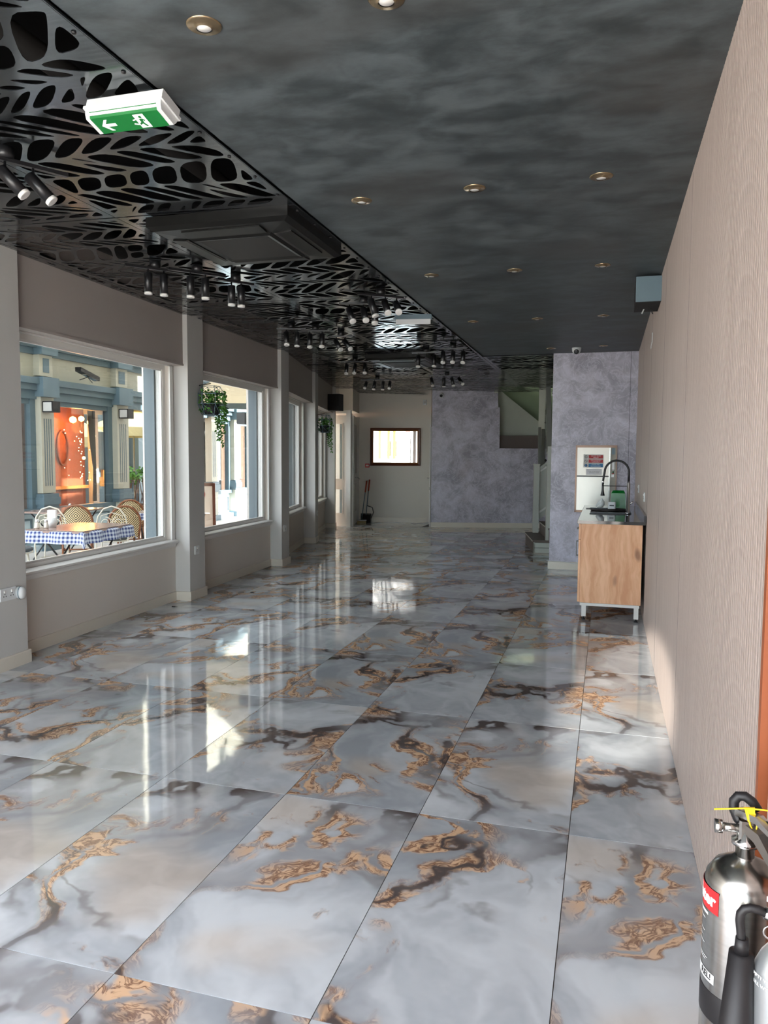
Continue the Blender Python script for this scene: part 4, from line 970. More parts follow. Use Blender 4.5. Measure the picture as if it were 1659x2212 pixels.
# ------------------------------------------------------------------ fire extinguishers at the right edge
fx = thing('fire_extinguisher', 'large polished steel water fire extinguisher with a red label standing against the wall', 'extinguisher', (.288, 1.625, 0), 0, 'fire extinguishers in the bottom right corner', local=True)
R0 = .074
MB().lathe([(.0, .03), (R0-.006, .03), (R0, .038), (R0, .605), (R0-.004, .627), (R0-.018, .649), (R0-.038, .662), (.024, .668), (.019, .672), (.0, .672)], (0, 0, 0), 48).build('cylinder', M['steel'], fx)
MB().lathe([(R0-.002, .0), (R0+.004, .0), (R0+.004, .045), (R0-.001, .05)], (0, 0, 0), 40).build('base_skirt', M['rubber'], fx)
MB().lathe([(.018, .497), (.018, .520), (.026, .521), (.026, .530), (.017, .534), (.014, .555), (0, .556)], (0, 0, 0), 24).build('neck', M['chrome'], fx)
vb = MB(); vb.box(-.014, .014, -.014, .014, .535, .572, .004); vb.tube([(-.012, 0, .551), (-.046, 0, .551)], .0085, 14); vb.tube([(-.044, 0, .551), (-.058, 0, .551)], .0135, 16); vb.build('valve_body', M['steel'], fx)
hd = Vector((.62, -.78, 0)).normalized(); hs = Vector((hd.y, -hd.x, 0))
MB().add([tuple(Vector(q)+hs*w) for w in (-.011, .011) for q in (Vector((0, 0, .588))-hd*.02, Vector((0, 0, .592))+hd*.03, hd*.105+Vector((0, 0, .556)), hd*.108+Vector((0, 0, .548)), hd*.03+Vector((0, 0, .578)), Vector((0, 0, .574))-hd*.02)],
   [(0, 1, 2, 3, 4, 5), (11, 10, 9, 8, 7, 6)]+[(i, 6+i, 6+(i+1) % 6, (i+1) % 6) for i in range(6)]).build('squeeze_lever', M['steel'], fx)
MB().add([tuple(Vector(q)+hs*w) for w in (-.012, .012) for q in (Vector((0, 0, .568)), hd*.04+Vector((0, 0, .560)), hd*.115+Vector((0, 0, .478)), hd*.112+Vector((0, 0, .468)), hd*.030+Vector((0, 0, .540)), Vector((0, 0, .552)))],
   [(0, 1, 2, 3, 4, 5), (11, 10, 9, 8, 7, 6)]+[(i, 6+i, 6+(i+1) % 6, (i+1) % 6) for i in range(6)]).build('carry_handle', plain('worn_handle', srgb(112, 106, 100), .4, .6), fx)
MB().tube([(.0, .012, .552), (-.012, .020, .562), (-.020, .024, .580), (-.020, .026, .596), (-.012, .026, .607), (.0, .024, .609), (.014, .022, .600), (.024, .02, .585)], .010, 14).build('hose', M['rubber'], fx)
yt = MB(); yt.tube([(-.062, -.012, .590), (-.02, -.014, .598), (.0, -.014, .601), (.035, -.02, .604), (.06, -.03, .594)], .0018, 6); yt.tube([(-.002, -.016, .602), (.004, -.02, .570), (.014, -.02, .552), (.018, -.018, .58), (.008, -.016, .60)], .0020, 6)
yt.add([(-.008, -.018, .603), (.012, -.018, .605), (.012, -.018, .578), (.0, -.018, .575), (-.008, -.014, .603), (.012, -.014, .605), (.012, -.014, .578), (.0, -.014, .575)], [(0, 3, 2, 1), (4, 5, 6, 7), (0, 1, 5, 4), (1, 2, 6, 5), (2, 3, 7, 6), (3, 0, 4, 7)]); yt.build('safety_tag', M['yellow'], fx)
MB().tube([(.03, -.03, .585), (.07, -.05, .590), (.11, -.02, .585), (.10, -.09, .575)], .0018, 6).build('pin_wire', M['black'], fx)
for c_h in fx.children:
    if c_h.name.split('.')[0] in ('neck', 'valve_body', 'squeeze_lever', 'carry_handle', 'hose', 'safety_tag', 'pin_wire'): c_h.location.z = .175
def cyl(ang, z, r=R0): return (r*math.cos(ang), r*math.sin(ang), z)
def patch(a0, a1, z0, z1, r, mat, par, name, tilt=0.0, n=14):
    mb = MB(); mb.v = [cyl(a0+(a1-a0)*i/n, z0+tilt*i/n, r) for i in range(n+1)]+[cyl(a0+(a1-a0)*i/n, z1+tilt*i/n, r) for i in range(n+1)]
    mb.f = [(i, i+1, n+2+i, n+1+i) for i in range(n)]; mb.sm = [True]*n; return mb.build(name, mat, par)
AE = math.radians(-135)          # right-hand edge of the label as the camera sees it
patch(AE-1.35, AE, .564, .611, R0+.0006, M['red'], fx, 'label')
def wrapt(a_end, zc, r): return lambda x, y, z: cyl(a_end+x/r, zc+y, r+z)
text_mesh('Water', .036, M['white_ink'], fx, None, XD, ZD, align='RIGHT', bold=.0012, wrap=wrapt(AE-.10, .588, R0+.0010))
patch(AE-1.35, AE-.36, .552, .558, R0+.0006, M['white_ink'], fx, 'label_line')
for i, (z, w) in enumerate(((.540, .50), (.526, .8), (.513, .50), (.500, .62), (.488, .50), (.462, .34), (.457, .42))): patch(AE-1.35, AE-w, z, z+.0016, R0+.0006, M['white_ink'], fx, 'label_line')
patch(AE-1.35, AE-.06, .418, .438, R0+.0006, M['white_ink'], fx, 'reliability_mark')
text_mesh('REL!', .018, M['black_ink'], fx, None, XD, ZD, align='RIGHT', bold=.0004, wrap=wrapt(AE-.16, .429, R0+.0010))
MB().lathe([(R0+.0005, .34), (R0+.0008, .341), (R0+.0008, .398), (R0+.0005, .399)], (0, 0, 0), 48, caps=False).build('black_band', M['rubber'], fx)

f2 = thing('fire_extinguisher', 'smaller bare aluminium CO2 fire extinguisher with black discharge horn in front of the steel one', 'extinguisher', (.316, 1.415, 0), 0, 'fire extinguishers in the bottom right corner', local=True)
R1 = .045
MB().lathe([(0, .0), (R1-.004, .0), (R1, .006), (R1, .560), (R1-.003, .580), (R1-.012, .602), (R1-.024, .620), (.016, .628), (.016, .645), (0, .645)], (0, 0, 0), 40).build('cylinder', M['alu'], f2)
MB().box(-.016, .016, -.014, .014, .645, .690, .004).build('valve_body', M['chrome'], f2)
MB().obox((.02, -.02, .700), (1, -.5, -.12), (.5, 1, 0), (0, 0, 1), .05, .009, .005).build('squeeze_lever', M['steel'], f2)
MB().obox((.022, -.02, .682), (1, -.5, -.5), (.5, 1, 0), (0, 0, 1), .04, .009, .004).build('carry_handle', M['steel'], f2)
MB().tube([(-.014, .0, .672), (-.030, 0, .676)], .0105, 14).build('hose_union', M['chrome'], f2)
arc_ = [(-.028, 0, .676), (-.040, 0, .680), (-.052, 0, .681), (-.062, 0, .677), (-.068, 0, .668), (-.069, 0, .655), (-.067, 0, .640), (-.065, 0, .622), (-.064, 0, .612)]
MB().tube(arc_, .0075, 14).build('hose', M['rubber'], f2)
hn = MB(); hn.tube([(-.064, 0, .624), (-.064, 0, .596)], [.0105, .0125], 20); hn.tube([(-.064, 0, .5965), (-.064, 0, .596), (-.070, -.006, .36), (-.071, -.007, .34)], [.002, .0205, .036, .037], 28); hn.build('discharge_horn', M['rubber'], f2)
MB().tube([(.012*math.cos(a)-.022, -.018, .652+.012*math.sin(a)) for a in [2*PI*i/16 for i in range(16)]], .0016, 6, closed=True).build('pin_ring', M['chrome'], f2)
for z, tx in ((.572, 'EMPTY WT 9.2 KG'), (.558, 'FULL WT 11.2 KG')): text_mesh(tx, .009, M['white_ink'], f2, None, XD, ZD, align='CENTER', wrap=(lambda zc: lambda x, y, z_: cyl(math.radians(-128)+x/(R1+.0008), zc+y, R1+.0008+z_))(z))

# ------------------------------------------------------------------ hanging plants in geometric wire planters
def plant(label, org, ax, ay, trail, seed, nl=420):
    """ax = outward from the wall, ay = along the wall"""
    rnd = random.Random(seed); ax = Vector(ax); ay = Vector(ay); t = thing('hanging_plant', label, 'plant', org, 0, 'trailing plants in wire wall planters', local=True); Z = Vector((0, 0, 1))
    Pn = lambda a, b, c: ax*a+ay*b+Z*c
    wf_ = MB(); R = [.10, .145, .145, .10]; H = [.14, .06, -.04, -.15]
    rings = [[Pn(.13+r*math.cos(k*PI/3+.3)*.9, r*math.sin(k*PI/3+.3), h) for k in range(6)] for r, h in zip(R, H)]
    for i, rg in enumerate(rings):
        for k in range(6):
            wf_.tube([rg[k], rg[(k+1) % 6]], .0028, 5, caps=False)
            if i < 3: wf_.tube([rg[k], rings[i+1][k]], .0028, 5, caps=False)
            if i in (0, 2): wf_.tube([rg[k], rings[i+1][(k+1) % 6]], .0022, 5, caps=False)
    wf_.build('wire_frame', M['facade_blue'], t)
    MB().tube([Pn(0, 0, .15), Pn(.13, 0, .17)], .005).build('wall_bracket', M['black'], t)
    MB().lathe([(0, -.15), (.075, -.15), (.085, -.03), (.080, -.03), (0, -.06)], Pn(.13, 0, 0), 16).build('pot', M['black_matt'], t)
    fo = MB()
    def leaf(c, s, d):
        d = d.normalized(); n = d.cross(Vector((rnd.uniform(-1, 1), rnd.uniform(-1, 1), rnd.uniform(-.4, 1)))).normalized(); 
        fo.add([c, c+d*s*.5+n*s*.36, c+d*s, c+d*s*.5-n*s*.36], [(0, 1, 2, 3)])
    for i in range(nl):
        a = rnd.uniform(0, 2*PI); r = rnd.uniform(.0, .15); z = rnd.uniform(-.12, .09)
        leaf(Pn(.14+r*math.cos(a), r*math.sin(a)+.03, z), rnd.uniform(.026, .048), Vector((rnd.uniform(-1, 1), rnd.uniform(-1, 1), rnd.uniform(-.8, .6))))
    vines = MB()
    for (b0, L) in trail:
        pts = []; x, y, z = .19+rnd.uniform(-.04, .05), b0, -.04
        steps = int(L/.022)
        for j in range(steps):
            z -= .022; x += rnd.uniform(-.007, .007); y += rnd.uniform(-.007, .007); pts.append(Pn(x, y, z))
            for m_ in range(5): leaf(pts[-1], rnd.uniform(.024, .044)*(1 if j < steps*.5 else .8), Vector((rnd.uniform(-1, 1), rnd.uniform(-1, 1), rnd.uniform(-.9, .3))))
        vines.tube(pts, .0015, 4)
    vines.build('stems', M['leaf'], t); fo.build('foliage', M['leaf'], t, kind='stuff')
q_ = W('A', 2.62, 0); nAo = Vector((-NA.x, -NA.y, 0))
plant('trailing green plant in a wire planter on the second pilaster', (q_[0], q_[1], 2.03), nAo, T3, [(.10, .42), (.12, .30), (.06, .22), (.14, .16), (.08, .36)], 5)
q_ = W('B', 2.68, 0)
plant('trailing green plant in a wire planter on the fourth pilaster', (q_[0], q_[1], 2.02), (-NB.x, -NB.y, 0), (TB.x, TB.y, 0), [(.10, .46), (.06, .36), (.13, .30), (.02, .2)], 8)

# small crumbs of litter on the tiles
for i, (x, y, lb) in enumerate(((-4.0, 6.42, 'tiny dark scrap on the floor below the second pilaster'), (-3.62, 7.35, 'tiny dark curl on the floor beside the second window'))):
    c = thing('floor_scrap', lb, 'scrap', (x, y, 0), i, local=True)
    MB().box(-.018, .018, -.006, .006, 0, .008, .002).build('scrap_body', M['black_matt'], c); MB().tube([(.015, 0, .004), (.04, .006, .003)], .002, 5).build('scrap_tail', M['black_matt'], c)

# ================================================================== OUTDOORS
GZ = -.12
structure(MB().prism([(-30, -40), (12, -40), (12, -.46), (-4.25, -.46), (-4.6, 9.5), (-5.9, 15.2), (-6.2, 40), (-30, 40)], GZ-.1, GZ), 'ground', M['paving'])
pv = [o for o in bpy.data.objects if o.name == 'ground'][0]
structure(MB().prism([(-4.28, -.46), (-4.28, 2), (-4.62, 9.6), (-5.9, 14.3), (.9, 14.3), (.9, -.46)], 3.36, 14.0), 'shading_storey', M['facade_cream'])  # unseen storey block, added and raised to shade the facade across the alley
structure(MB().prism([(-5.9, 14.32), (-6.6, 18.2), (2.2, 18.2), (2.2, 10.3), (.92, 10.3), (.92, 14.32)], 4.65, 4.8), 'roof', M['facade_cream'])
structure(MB().box(1.9, 2.1, 10.3, 18.2, 0, 4.64), 'wall_outer', M['facade_cream'])
structure(MB().box(-6.6, 1.88, 17.9, 18.1, 0, 4.64), 'wall_outer', M['facade_cream'])
structure(MB().prism([(.53, 10.34), (1.88, 10.34), (1.88, 10.5), (.53, 10.5)], 0, 4.64), 'wall_outer', M['facade_cream'])
# awning soffit along our own front on the alley (cream, seen at the top of the second window)
g = G('thin_canvas'); df = g.n('ShaderNodeBsdfDiffuse'); df.inputs[0].default_value = srgb(232, 220, 196); tl = g.n('ShaderNodeBsdfTranslucent'); tl.inputs[0].default_value = srgb(232, 216, 186)
mx = g.n('ShaderNodeMixShader'); mx.inputs[0].default_value = .5; g.t.links.new(df.outputs[0], mx.inputs[1]); g.t.links.new(tl.outputs[0], mx.inputs[2]); g.t.links.new(mx.outputs[0], g.t.nodes['Material Output'].inputs[0]); M['thin_canvas'] = g.m
A0, AX = Vector((-7.9, 12.5, 0)), Vector((.957, .29, 0))
aw = MB(); pa = [W('A', 5.3, .62, 2.70), W('A', 7.4, .62, 2.70), A0+AX*2.6+Vector((0, 0, 2.44)), A0-AX*.1+Vector((0, 0, 2.44))]
aw.add(pa, [(0, 1, 2, 3)]); aw = structure(aw, 'awning', M['thin_canvas'])
ab = MB(); n_ = 12; pts = [(-.1+2.7*i/n_, 2.08+.26*math.sin(PI*i/n_)) for i in range(n_+1)]
vs = [A0+AX*x+Vector((0, 0, z)) for x, z in pts]+[A0+AX*x+Vector((0, 0, 2.44)) for x, z in pts]; vs2 = [v_+Vector((-.03, .1, 0)) for v_ in vs]; m_ = n_+1
ab.add(vs+vs2, [(i, i+1, m_+i+1, m_+i) for i in range(n_)]+[(2*m_+i+1, 2*m_+i, 3*m_+i, 3*m_+i+1) for i in range(n_)]+[(i, 2*m_+i, 2*m_+i+1, i+1) for i in range(n_)]).build('arched_valance', M['facade_dark'], aw)

# pale columns outside our own windows
def outcol(s0, label):
    q = W('A', s0, .50); t = thing('outdoor_column', label, 'column', (q[0], q[1], GZ), 0, 'pale columns outside the left windows', local=False)
    b = MB(); wbox(b, 'A', s0, s0+.24, .40, .60, GZ, 3.3); b.build('shaft', M['white_gloss'], t)
    b = MB(); wbox(b, 'A', s0-.05, s0+.29, .36, .66, .62, .78); wbox(b, 'A', s0-.03, s0+.27, .38, .64, .57, .62); wbox(b, 'A', s0-.02, s0+.26, .385, .635, .78, .82); b.build('pedestal_cap', M['facade_pale'], t)
    b = MB(); wbox(b, 'A', s0-.01, s0+.25, .39, .63, GZ, .57); b.build('pedestal', M['facade_pale'], t)
outcol(2.68, 'pale outdoor column seen at the right edge of the first window'); outcol(5.36, 'pale outdoor column seen at the right edge of the second window')
q_ = W('A', 5.20, .62); lb_ = thing('outdoor_wall_lamp', 'black cube wall lamp high in the second window beside the pale column', 'wall lamp', (q_[0]-.02, q_[1], 1.98), 0, 'black cube wall lamps outdoors', local=True)
MB().box(-.09, .03, -.08, .05, -.08, .08).build('body', M['black'], lb_); MB().box(-.093, -.09, -.06, .03, -.06, .06).build('diffuser', M['white_plastic'], lb_)

# opposite arcade shop
def facade(O, ang, pil, s_end, label, bays, s_beg=-3):
    a = math.radians(ang); T = Vector((-math.sin(a), math.cos(a), 0)); N_ = Vector((-T.y, T.x, 0)); O = Vector(O)
    t = thing('arcade_shopfront', label, 'shopfront', tuple(O+Vector((0, 0, GZ))), 0, 'shopfronts across the alley')
    def fb(mb, s0, s1, d0, d1, z0, z1):       # d positive = towards the alley
        f = lambda s, d: tuple((O+T*s-N_*d)[:2]); return mb.prism([f(s0, d0), f(s0, d1), f(s1, d1), f(s1, d0)][::-1], z0, z1)
    for (s0, s1) in pil:
        fb(MB(), s0, s1, 0, .16, .83, 2.40).build('pilaster', M['facade_cream'], t)
        fl = MB()
        for k in range(4): u = s0+(s1-s0)*(.2+.17*k); fb(fl, u, u+.02, .155, .163, .95, 2.05)
        fl.build('flutes', M['facade_dark'], t)
        b = fb(MB(), s0-.05, s1+.05, -.02, .22, .64, .76); fb(b, s0-.03, s1+.03, -.02, .20, .76, .82); fb(b, s0-.03, s1+.03, -.02, .20, .58, .64); b.build('pedestal_cap', M['facade_blue'], t)
        b = fb(MB(), s0, s1, 0, .18, GZ, .58); b.build('pedestal', M['facade_cream'], t)
        b = fb(MB(), s0-.04, s1+.04, -.02, .23, GZ, GZ+.13); b.build('plinth', M['facade_blue'], t)
        fb(MB(), s0, s1, 0, .15, 2.74, 3.08).build('upper_pier', M['facade_cream'], t)
        fb(MB(), s0+.08, s1-.08, .15, .156, 2.80, 3.03).build('pier_panel', M['facade_blue'], t)
        b = fb(MB(), s0-.04, s1+.04, -.02, .25, 2.40, 2.72); b.build('cornice_block', M['facade_blue'], t)
        b = fb(MB(), s0-.04, s1+.04, -.02, .24, 3.08, 3.40); b.build('cornice_block', M['facade_blue'], t)
    b = fb(MB(), s_beg, s_end, -.1, .08, 2.36, 2.50); fb(b, s_beg, s_end, -.1, .13, 2.50, 2.60); fb(b, s_beg, s_end, -.1, .18, 2.60, 2.70); b.build('lower_cornice', M['facade_blue'], t)
    fb(MB(), s_beg, s_end, -.1, .03, 2.70, 3.08).build('frieze_panel', M['facade_cream'], t)
    b = fb(MB(), s_beg, s_end, -.1, .08, 3.08, 3.18); fb(b, s_beg, s_end, -.1, .14, 3.18, 3.28); fb(b, s_beg, s_end, -.1, .30, 3.28, 3.42); b.build('upper_cornice', M['facade_blue'], t)
    fb(MB(), s_beg, s_end, -.1, .02, 3.42, 9.0).build('upper_wall', M['facade_cream'], t)
    for (s0, s1, kind) in bays:
        if kind == 'open': continue
        fr_ = fb(MB(), s0, s0+.10, -.06, .03, .58, 2.40); fb(fr_, s1-.12, s1, -.06, .05, .58, 2.40); fb(fr_, s0, s1, -.06, .03, 2.28, 2.40); fb(fr_, s0, s1, -.06, .10, .50, .58)
        w_ = fr_.build('window_frame', M['facade_blue'], t)
        fb(MB(), s0+.08, s1-.10, -.03, -.025, .58, 2.30).build('pane', M['shop_glass'], w_)
        fb(MB(), s0, s1, -.06, .02, GZ, .50).build('stall_riser', M['facade_pale'], t)
        b = MB()
        for aa, bb, cc, dd in ((s0+.1, s0+.13, .02, .42), (s1-.15, s1-.12, .02, .42), (s0+.13, s1-.15, .39, .42), (s0+.13, s1-.15, .02, .05)): fb(b, aa, bb, .02, .045, cc, dd)
        b.build('riser_moulding', M['facade_blue'], t)
        fb(MB(), s0, s1, -.02, .14, GZ, GZ+.10).build('kerb_step', M['facade_pale'], t)
        if kind in ('curtain', 'amber'):
            b = MB(); n = 16
            for (ua, ub, um) in ((s0+.12, s0+.40, s0+.16), (s1-.16, s1-.34, s1-.20)):
                P_ = lambda s, d, z: tuple((O+T*s-N_*d)[:2])+(z,)
                vs = []; 
                for j, (z, k_) in enumerate(((2.28, 1.0), (1.7, .72), (1.2, .25), (.9, .3), (.6, .42))):
                    for i in range(n+1): vs.append(P_(ua+(ub-ua)*k_*i/n, -.22+.03*math.sin(i*2.2), z))
                b.add(vs, [(j*(n+1)+i, j*(n+1)+i+1, (j+1)*(n+1)+i+1, (j+1)*(n+1)+i) for j in range(4) for i in range(n)], True)
            b.build('curtains', M['curtain'], t)
            if kind == 'amber': continue
            fb(MB(), s0-.1, s1+.1, -1.6, -1.5, GZ, 2.5).build('room_wall', M['room_dark'], t)
            fb(MB(), s0-.1, s1+.1, -1.5, -.1, 2.42, 2.5).build('room_ceiling', M['room_dark'], t)
    return t, fb
fa, fbA = facade((-9, 10.35, 0), 0, [(0, .30), (2.0, 2.35)], 4.1, 'cream and blue shopfront with a curtained window glowing amber, across the alley', [(-2.2, -.0, 'curtain'), (.30, 2.0, 'amber')])
fc, fbC = facade((-9, 14.4, 0), 8, [(2.0, 2.36), (3.60, 3.98), (5.2, 5.6), (7.0, 7.4)], 12, 'sunlit cream and pale blue shopfront seen through the second window', [(2.36, 3.60, 'curtain'), (3.98, 5.2, 'curtain'), (5.6, 7.0, 'curtain')], s_beg=-.24)
# wall lamps on the shopfront pilasters
for (y, x, lb) in ((10.46, -8.79, 'black cube wall lamp on the fluted pilaster left of the amber shop window'), (12.48, -8.79, 'black cube wall lamp on the fluted pilaster right of the amber shop window')):
    l = thing('outdoor_wall_lamp', lb, 'wall lamp', (x, y, 2.24), 0, 'black cube wall lamps outdoors', local=True)
    MB().box(-.04, .16, -.09, .09, -.09, .09).build('body', M['black'], l); MB().box(-.02, .14, -.093, -.09, -.07, .07).build('diffuser', M['grey_paint'], l)
# patio heater on the cornice
ph = thing('patio_heater', 'black patio heater bracketed above the amber shop window', 'heater', (-8.70, 11.35, 2.83), .35, local=True)
MB().obox((0, 0, .03), (.35, 1, -.25), (1, -.35, 0), (0, 0, 1), .26, .06, .035).build('hood', M['black'], ph); MB().obox((0.02, 0.05, -.015), (.35, 1, -.25), (1, -.35, 0), (0, 0, 1), .16, .045, .01).build('heating_tube', M['chrome'], ph)
MB().tube([(-.1, -.12, -.08), (0, 0, -.02), (.02, .18, -.1)], .008).build('bracket', M['black'], ph)
# lantern high at right of first window and cable
ln = thing('hanging_lantern', 'round dark lantern hanging outside at the top right of the first window', 'lantern', (-7.2, 10.95, 2.55), 0, local=True)
MB().lathe([(.07, -.16), (.08, -.14), (.08, .02), (.085, .04), (.06, .06)], (0, 0, 0), 18).build('drum', M['facade_dark'], ln); MB().tube([(0, 0, .05), (0, 0, .5)], .004).build('cord', M['black'], ln)
MB().lathe([(.0, -.165), (.07, -.165), (.07, -.15)], (0, 0, 0), 18).build('diffuser', M['white_plastic'], ln)

# amber room behind the shop window: back wall, pier, framed mirror, lamp and fairy lights
ro = thing('amber_lit_room', 'amber lit restaurant corner with fairy lights seen through the shop window', 'room corner', (-10.4, 12.8, GZ))
MB().box(-10.45, -10.40, 10.9, 13.42, GZ, 3.4).build('back_wall', M['orange_wall'], ro)
MB().box(-10.40, -10.30, 11.0, 13.4, .78, .84).build('mantel_shelf', M['gilt'], ro)
MB().box(-10.32, -10.20, 13.42, 13.60, GZ, 2.55).build('pale_pier', M['grey_paint'], ro); MB().box(-10.36, -10.14, 13.35, 13.67, 2.30, 2.42).build('pier_capital', M['sage_white'], ro)
MB().box(-11.0, -9.2, 10.7, 10.8, GZ, 3.0).build('side_wall', M['brown_slat'], ro); MB().box(-10.40, -9.2, 10.9, 14.2, 2.55, 2.62).build('ceiling_board', M['orange_wall'], ro)
MB().box(-10.30, -10.26, 13.62, 14.6, 1.0, 1.95).build('grey_screen', M['blue_box'], ro)
q = MB(); q.tube([(-10.37, 12.72+.16*math.cos(a), 1.60+.34*math.sin(a)) for a in [2*PI*i/24 for i in range(24)]], .022, 8, closed=True); q.build('oval_mirror_frame', M['mahogany'], ro)
for (y, z, s_) in ((12.70, 2.15, .07), (12.95, 2.18, .06), (13.20, 2.12, .05), (13.0, 1.40, .035)):
    MB().lathe([(0, -s_), (s_*.8, -s_*.6), (s_, 0), (s_*.8, s_*.6), (0, s_)], (-10.1, y, z), 14).build('lamp_globe', M['lamp_orange'], ro)
rnd = random.Random(4); fl = MB()
for i in range(60):
    y = rnd.choice((rnd.gauss(13.45, .03), rnd.gauss(13.0, .05), rnd.uniform(12.5, 13.4))); z = rnd.uniform(.9, 1.95); fl.lathe([(0, -.009), (.009, 0), (0, .009)], (-10.18, y, z), 6)
fl.build('fairy_lights', M['bulb'], ro, kind='stuff')
MB().box(-10.30, -10.2, 13.75, 14.1, .80, 1.15).build('gilt_panel', M['lamp_orange'] if False else M['gilt'], ro)  # panel in plain gilt, without emission
al = bpy.data.lights.new('amber_lamp', 'POINT'); al.energy = 30; al.color = (1, .42, .12); al.shadow_soft_size = .12
ao = bpy.data.objects.new('amber_lamp', al); COL.objects.link(ao); ao.location = (-9.9, 12.6, 2.0)
al = bpy.data.lights.new('amber_lamp', 'POINT'); al.energy = 9; al.color = (1, .42, .12); al.shadow_soft_size = .08
ao = bpy.data.objects.new('amber_lamp', al); COL.objects.link(ao); ao.location = (-9.9, 13.0, 1.0)
# green hanging basket and garland
hb = thing('hanging_basket', 'bright green fringed hanging decoration behind the shop window', 'decoration', (-11.3, 14.0, 2.25), 0, local=True)
MB().lathe([(.0, -.20), (.06, -.16), (.15, -.03), (.19, .03), (0, .03)], (0, 0, 0), 18).build('green_tuft', M['hedge'], hb); MB().tube([(0, 0, .02), (0, 0, .5)], .004).build('cord', M['black'], hb)

# parasols in the courtyard
def parasol(loc, label, r, h):
    t = thing('cream_parasol', label, 'parasol', loc, .5, 'cream parasols in the courtyard', local=True)
    MB().tube([(0, 0, 0), (0, 0, h+.1)], .024, 12).build('pole', M['wire_white'], t)
    c = MB(); n = 8; vs = [(0, 0, h)]+[(r*math.cos(2*PI*i/n), r*math.sin(2*PI*i/n), h-.55) for i in range(n)]+[(r*math.cos(2*PI*i/n), r*math.sin(2*PI*i/n), h-.78) for i in range(n)]
    c.add(vs, [(0, 1+i, 1+(i+1) % n) for i in range(n)]+[(1+i, 1+n+i, 1+n+(i+1) % n, 1+(i+1) % n) for i in range(n)]).build('canopy', M['canvas'], t)
    c = MB(); c.lathe([(0, h+.10), (.25, h+.02), (.3, h-.06)], (0, 0, 0), 12); c.build('vent_cap', M['canvas'], t)
    MB().lathe([(.28, 0), (.28, .06), (.05, .09), (.04, .3), (0, .3)], (0, 0, 0), 20).build('base', M['black_matt'], t)
parasol((-12.3, 17.9, GZ), 'large cream parasol standing behind the hedge in the open bay', 1.25, 2.85)
parasol((-12.6, 15.6, GZ), 'second cream parasol seen through the shop glass', 1.2, 2.55)
hg = thing('potted_hedge', 'clipped green hedge in a slatted planter in the open bay of the arcade', 'hedge', (-11.2, 16.9, GZ), 0, local=True)
MB().prism(rect(-.25, .25, -1.9, 1.9), 0, .95 if False else .35).build('planter_box', M['brown_slat'], hg)
b = MB(); rnd = random.Random(2)
for i in range(60): y = -1.85+i*.062; b.tube([(rnd.uniform(-.05, .2), y, .3), (rnd.uniform(-.05, .2), y+rnd.uniform(-.05, .05), 1.05)], .009, 5)
b.build('stems', M['brown_slat'], hg, kind='stuff')
b = MB()
for i in range(900):
    c = Vector((rnd.uniform(-.2, .25), rnd.uniform(-1.9, 1.9), 1.08+rnd.gauss(0, .09))); d = Vector((rnd.uniform(-1, 1), rnd.uniform(-1, 1), rnd.uniform(-.3, 1))).normalized()*.075; n_ = d.orthogonal().normalized()*.03
    b.add([c, c+d*.5+n_, c+d, c+d*.5-n_], [(0, 1, 2, 3)])
b.build('foliage', M['hedge'], hg, kind='stuff')
# far courtyard building with lit yellow windows
cbd = thing('courtyard_building', 'brown courtyard building with tall glowing yellow windows behind the hedge', 'building', (-15, 19, GZ))
MB().box(-15.4, -15.0, 10, 30, GZ, 4.6).build('wall', M['brown_slat'], cbd)
for y in (17.8, 20.2, 22.4): 
    w_ = MB().box(-15.0, -14.96, y, y+.8, .9, 2.7).build('window', M['canvas'], cbd); MB().box(-14.97, -14.94, y+.05, y+.75, .95, 2.65).build('lit_pane', M['yellow_lit'], w_)
for y in (19.1, 21.5): MB().box(-15.0, -14.6, y, y+.6, GZ, 3.6).build('pier', M['facade_dark'], cbd)

# bistro furniture
def wire_chair():
    t = thing('wire_bistro_chair', 'x', 'chair', (0, 0, 0), group='cream wire bistro chairs', local=True); m = M['wire_white']
    b = MB(); sz = .46
    ar_ = [(-.19, .17, 0), (-.195, .18, .3), (-.20, .19, .60), (-.17, .21, .78), (-.10, .225, .88), (0, .23, .915), (.10, .225, .88), (.17, .21, .78), (.20, .19, .60), (.195, .18, .3), (.19, .17, 0)]
    b.tube(ar_, .0095, 8); b.build('back_hoop', m, t)
    b = MB(); 
    def spiral(cx, cz, sg, r0, turns=1.4):
        return [(cx+sg*r0*(1-.62*k/20)*math.cos(PI/2+turns*2*PI*k/20*1), .205, cz+r0*(1-.62*k/20)*math.sin(PI/2+turns*2*PI*k/20)) for k in range(21)]
    for sg in (-1, 1):
        b.tube(spiral(sg*.075, .70, sg, .075), .006, 6)
        b.tube([(sg*.15, .20, .70), (sg*.10, .195, .58), (sg*.055, .19, .52), (sg*.11, .185, .47)], .006, 6)
    b.tube([(-.15, .20, .70), (-.13, .21, .79), (0, .22, .83), (.13, .21, .79), (.15, .20, .70)], .006, 6); b.build('scrollwork', m, t)
    b = MB(); b.tube([(.20*math.cos(a), .20*math.sin(a), sz-.015) for a in [2*PI*i/24 for i in range(24)]], .009, 6, closed=True)
    b.tube([(.17*math.cos(a), .17*math.sin(a), .22) for a in [2*PI*i/20 for i in range(20)]], .006, 6, closed=True); b.build('seat_ring', m, t)
    q = MB().lathe([(0, sz-.008), (.18, sz-.008), (.205, sz+.008), (.205, sz+.03), (.18, sz+.045), (0, sz+.05)], (0, 0, 0), 26); q.build('seat_cushion', M['cushion'], t)
    for sx in (-1, 1): MB().tube([(sx*.13, -.14, sz-.015), (sx*.155, -.165, .22), (sx*.20, -.19, 0)], .009, 8).build('leg', m, t)
    return t
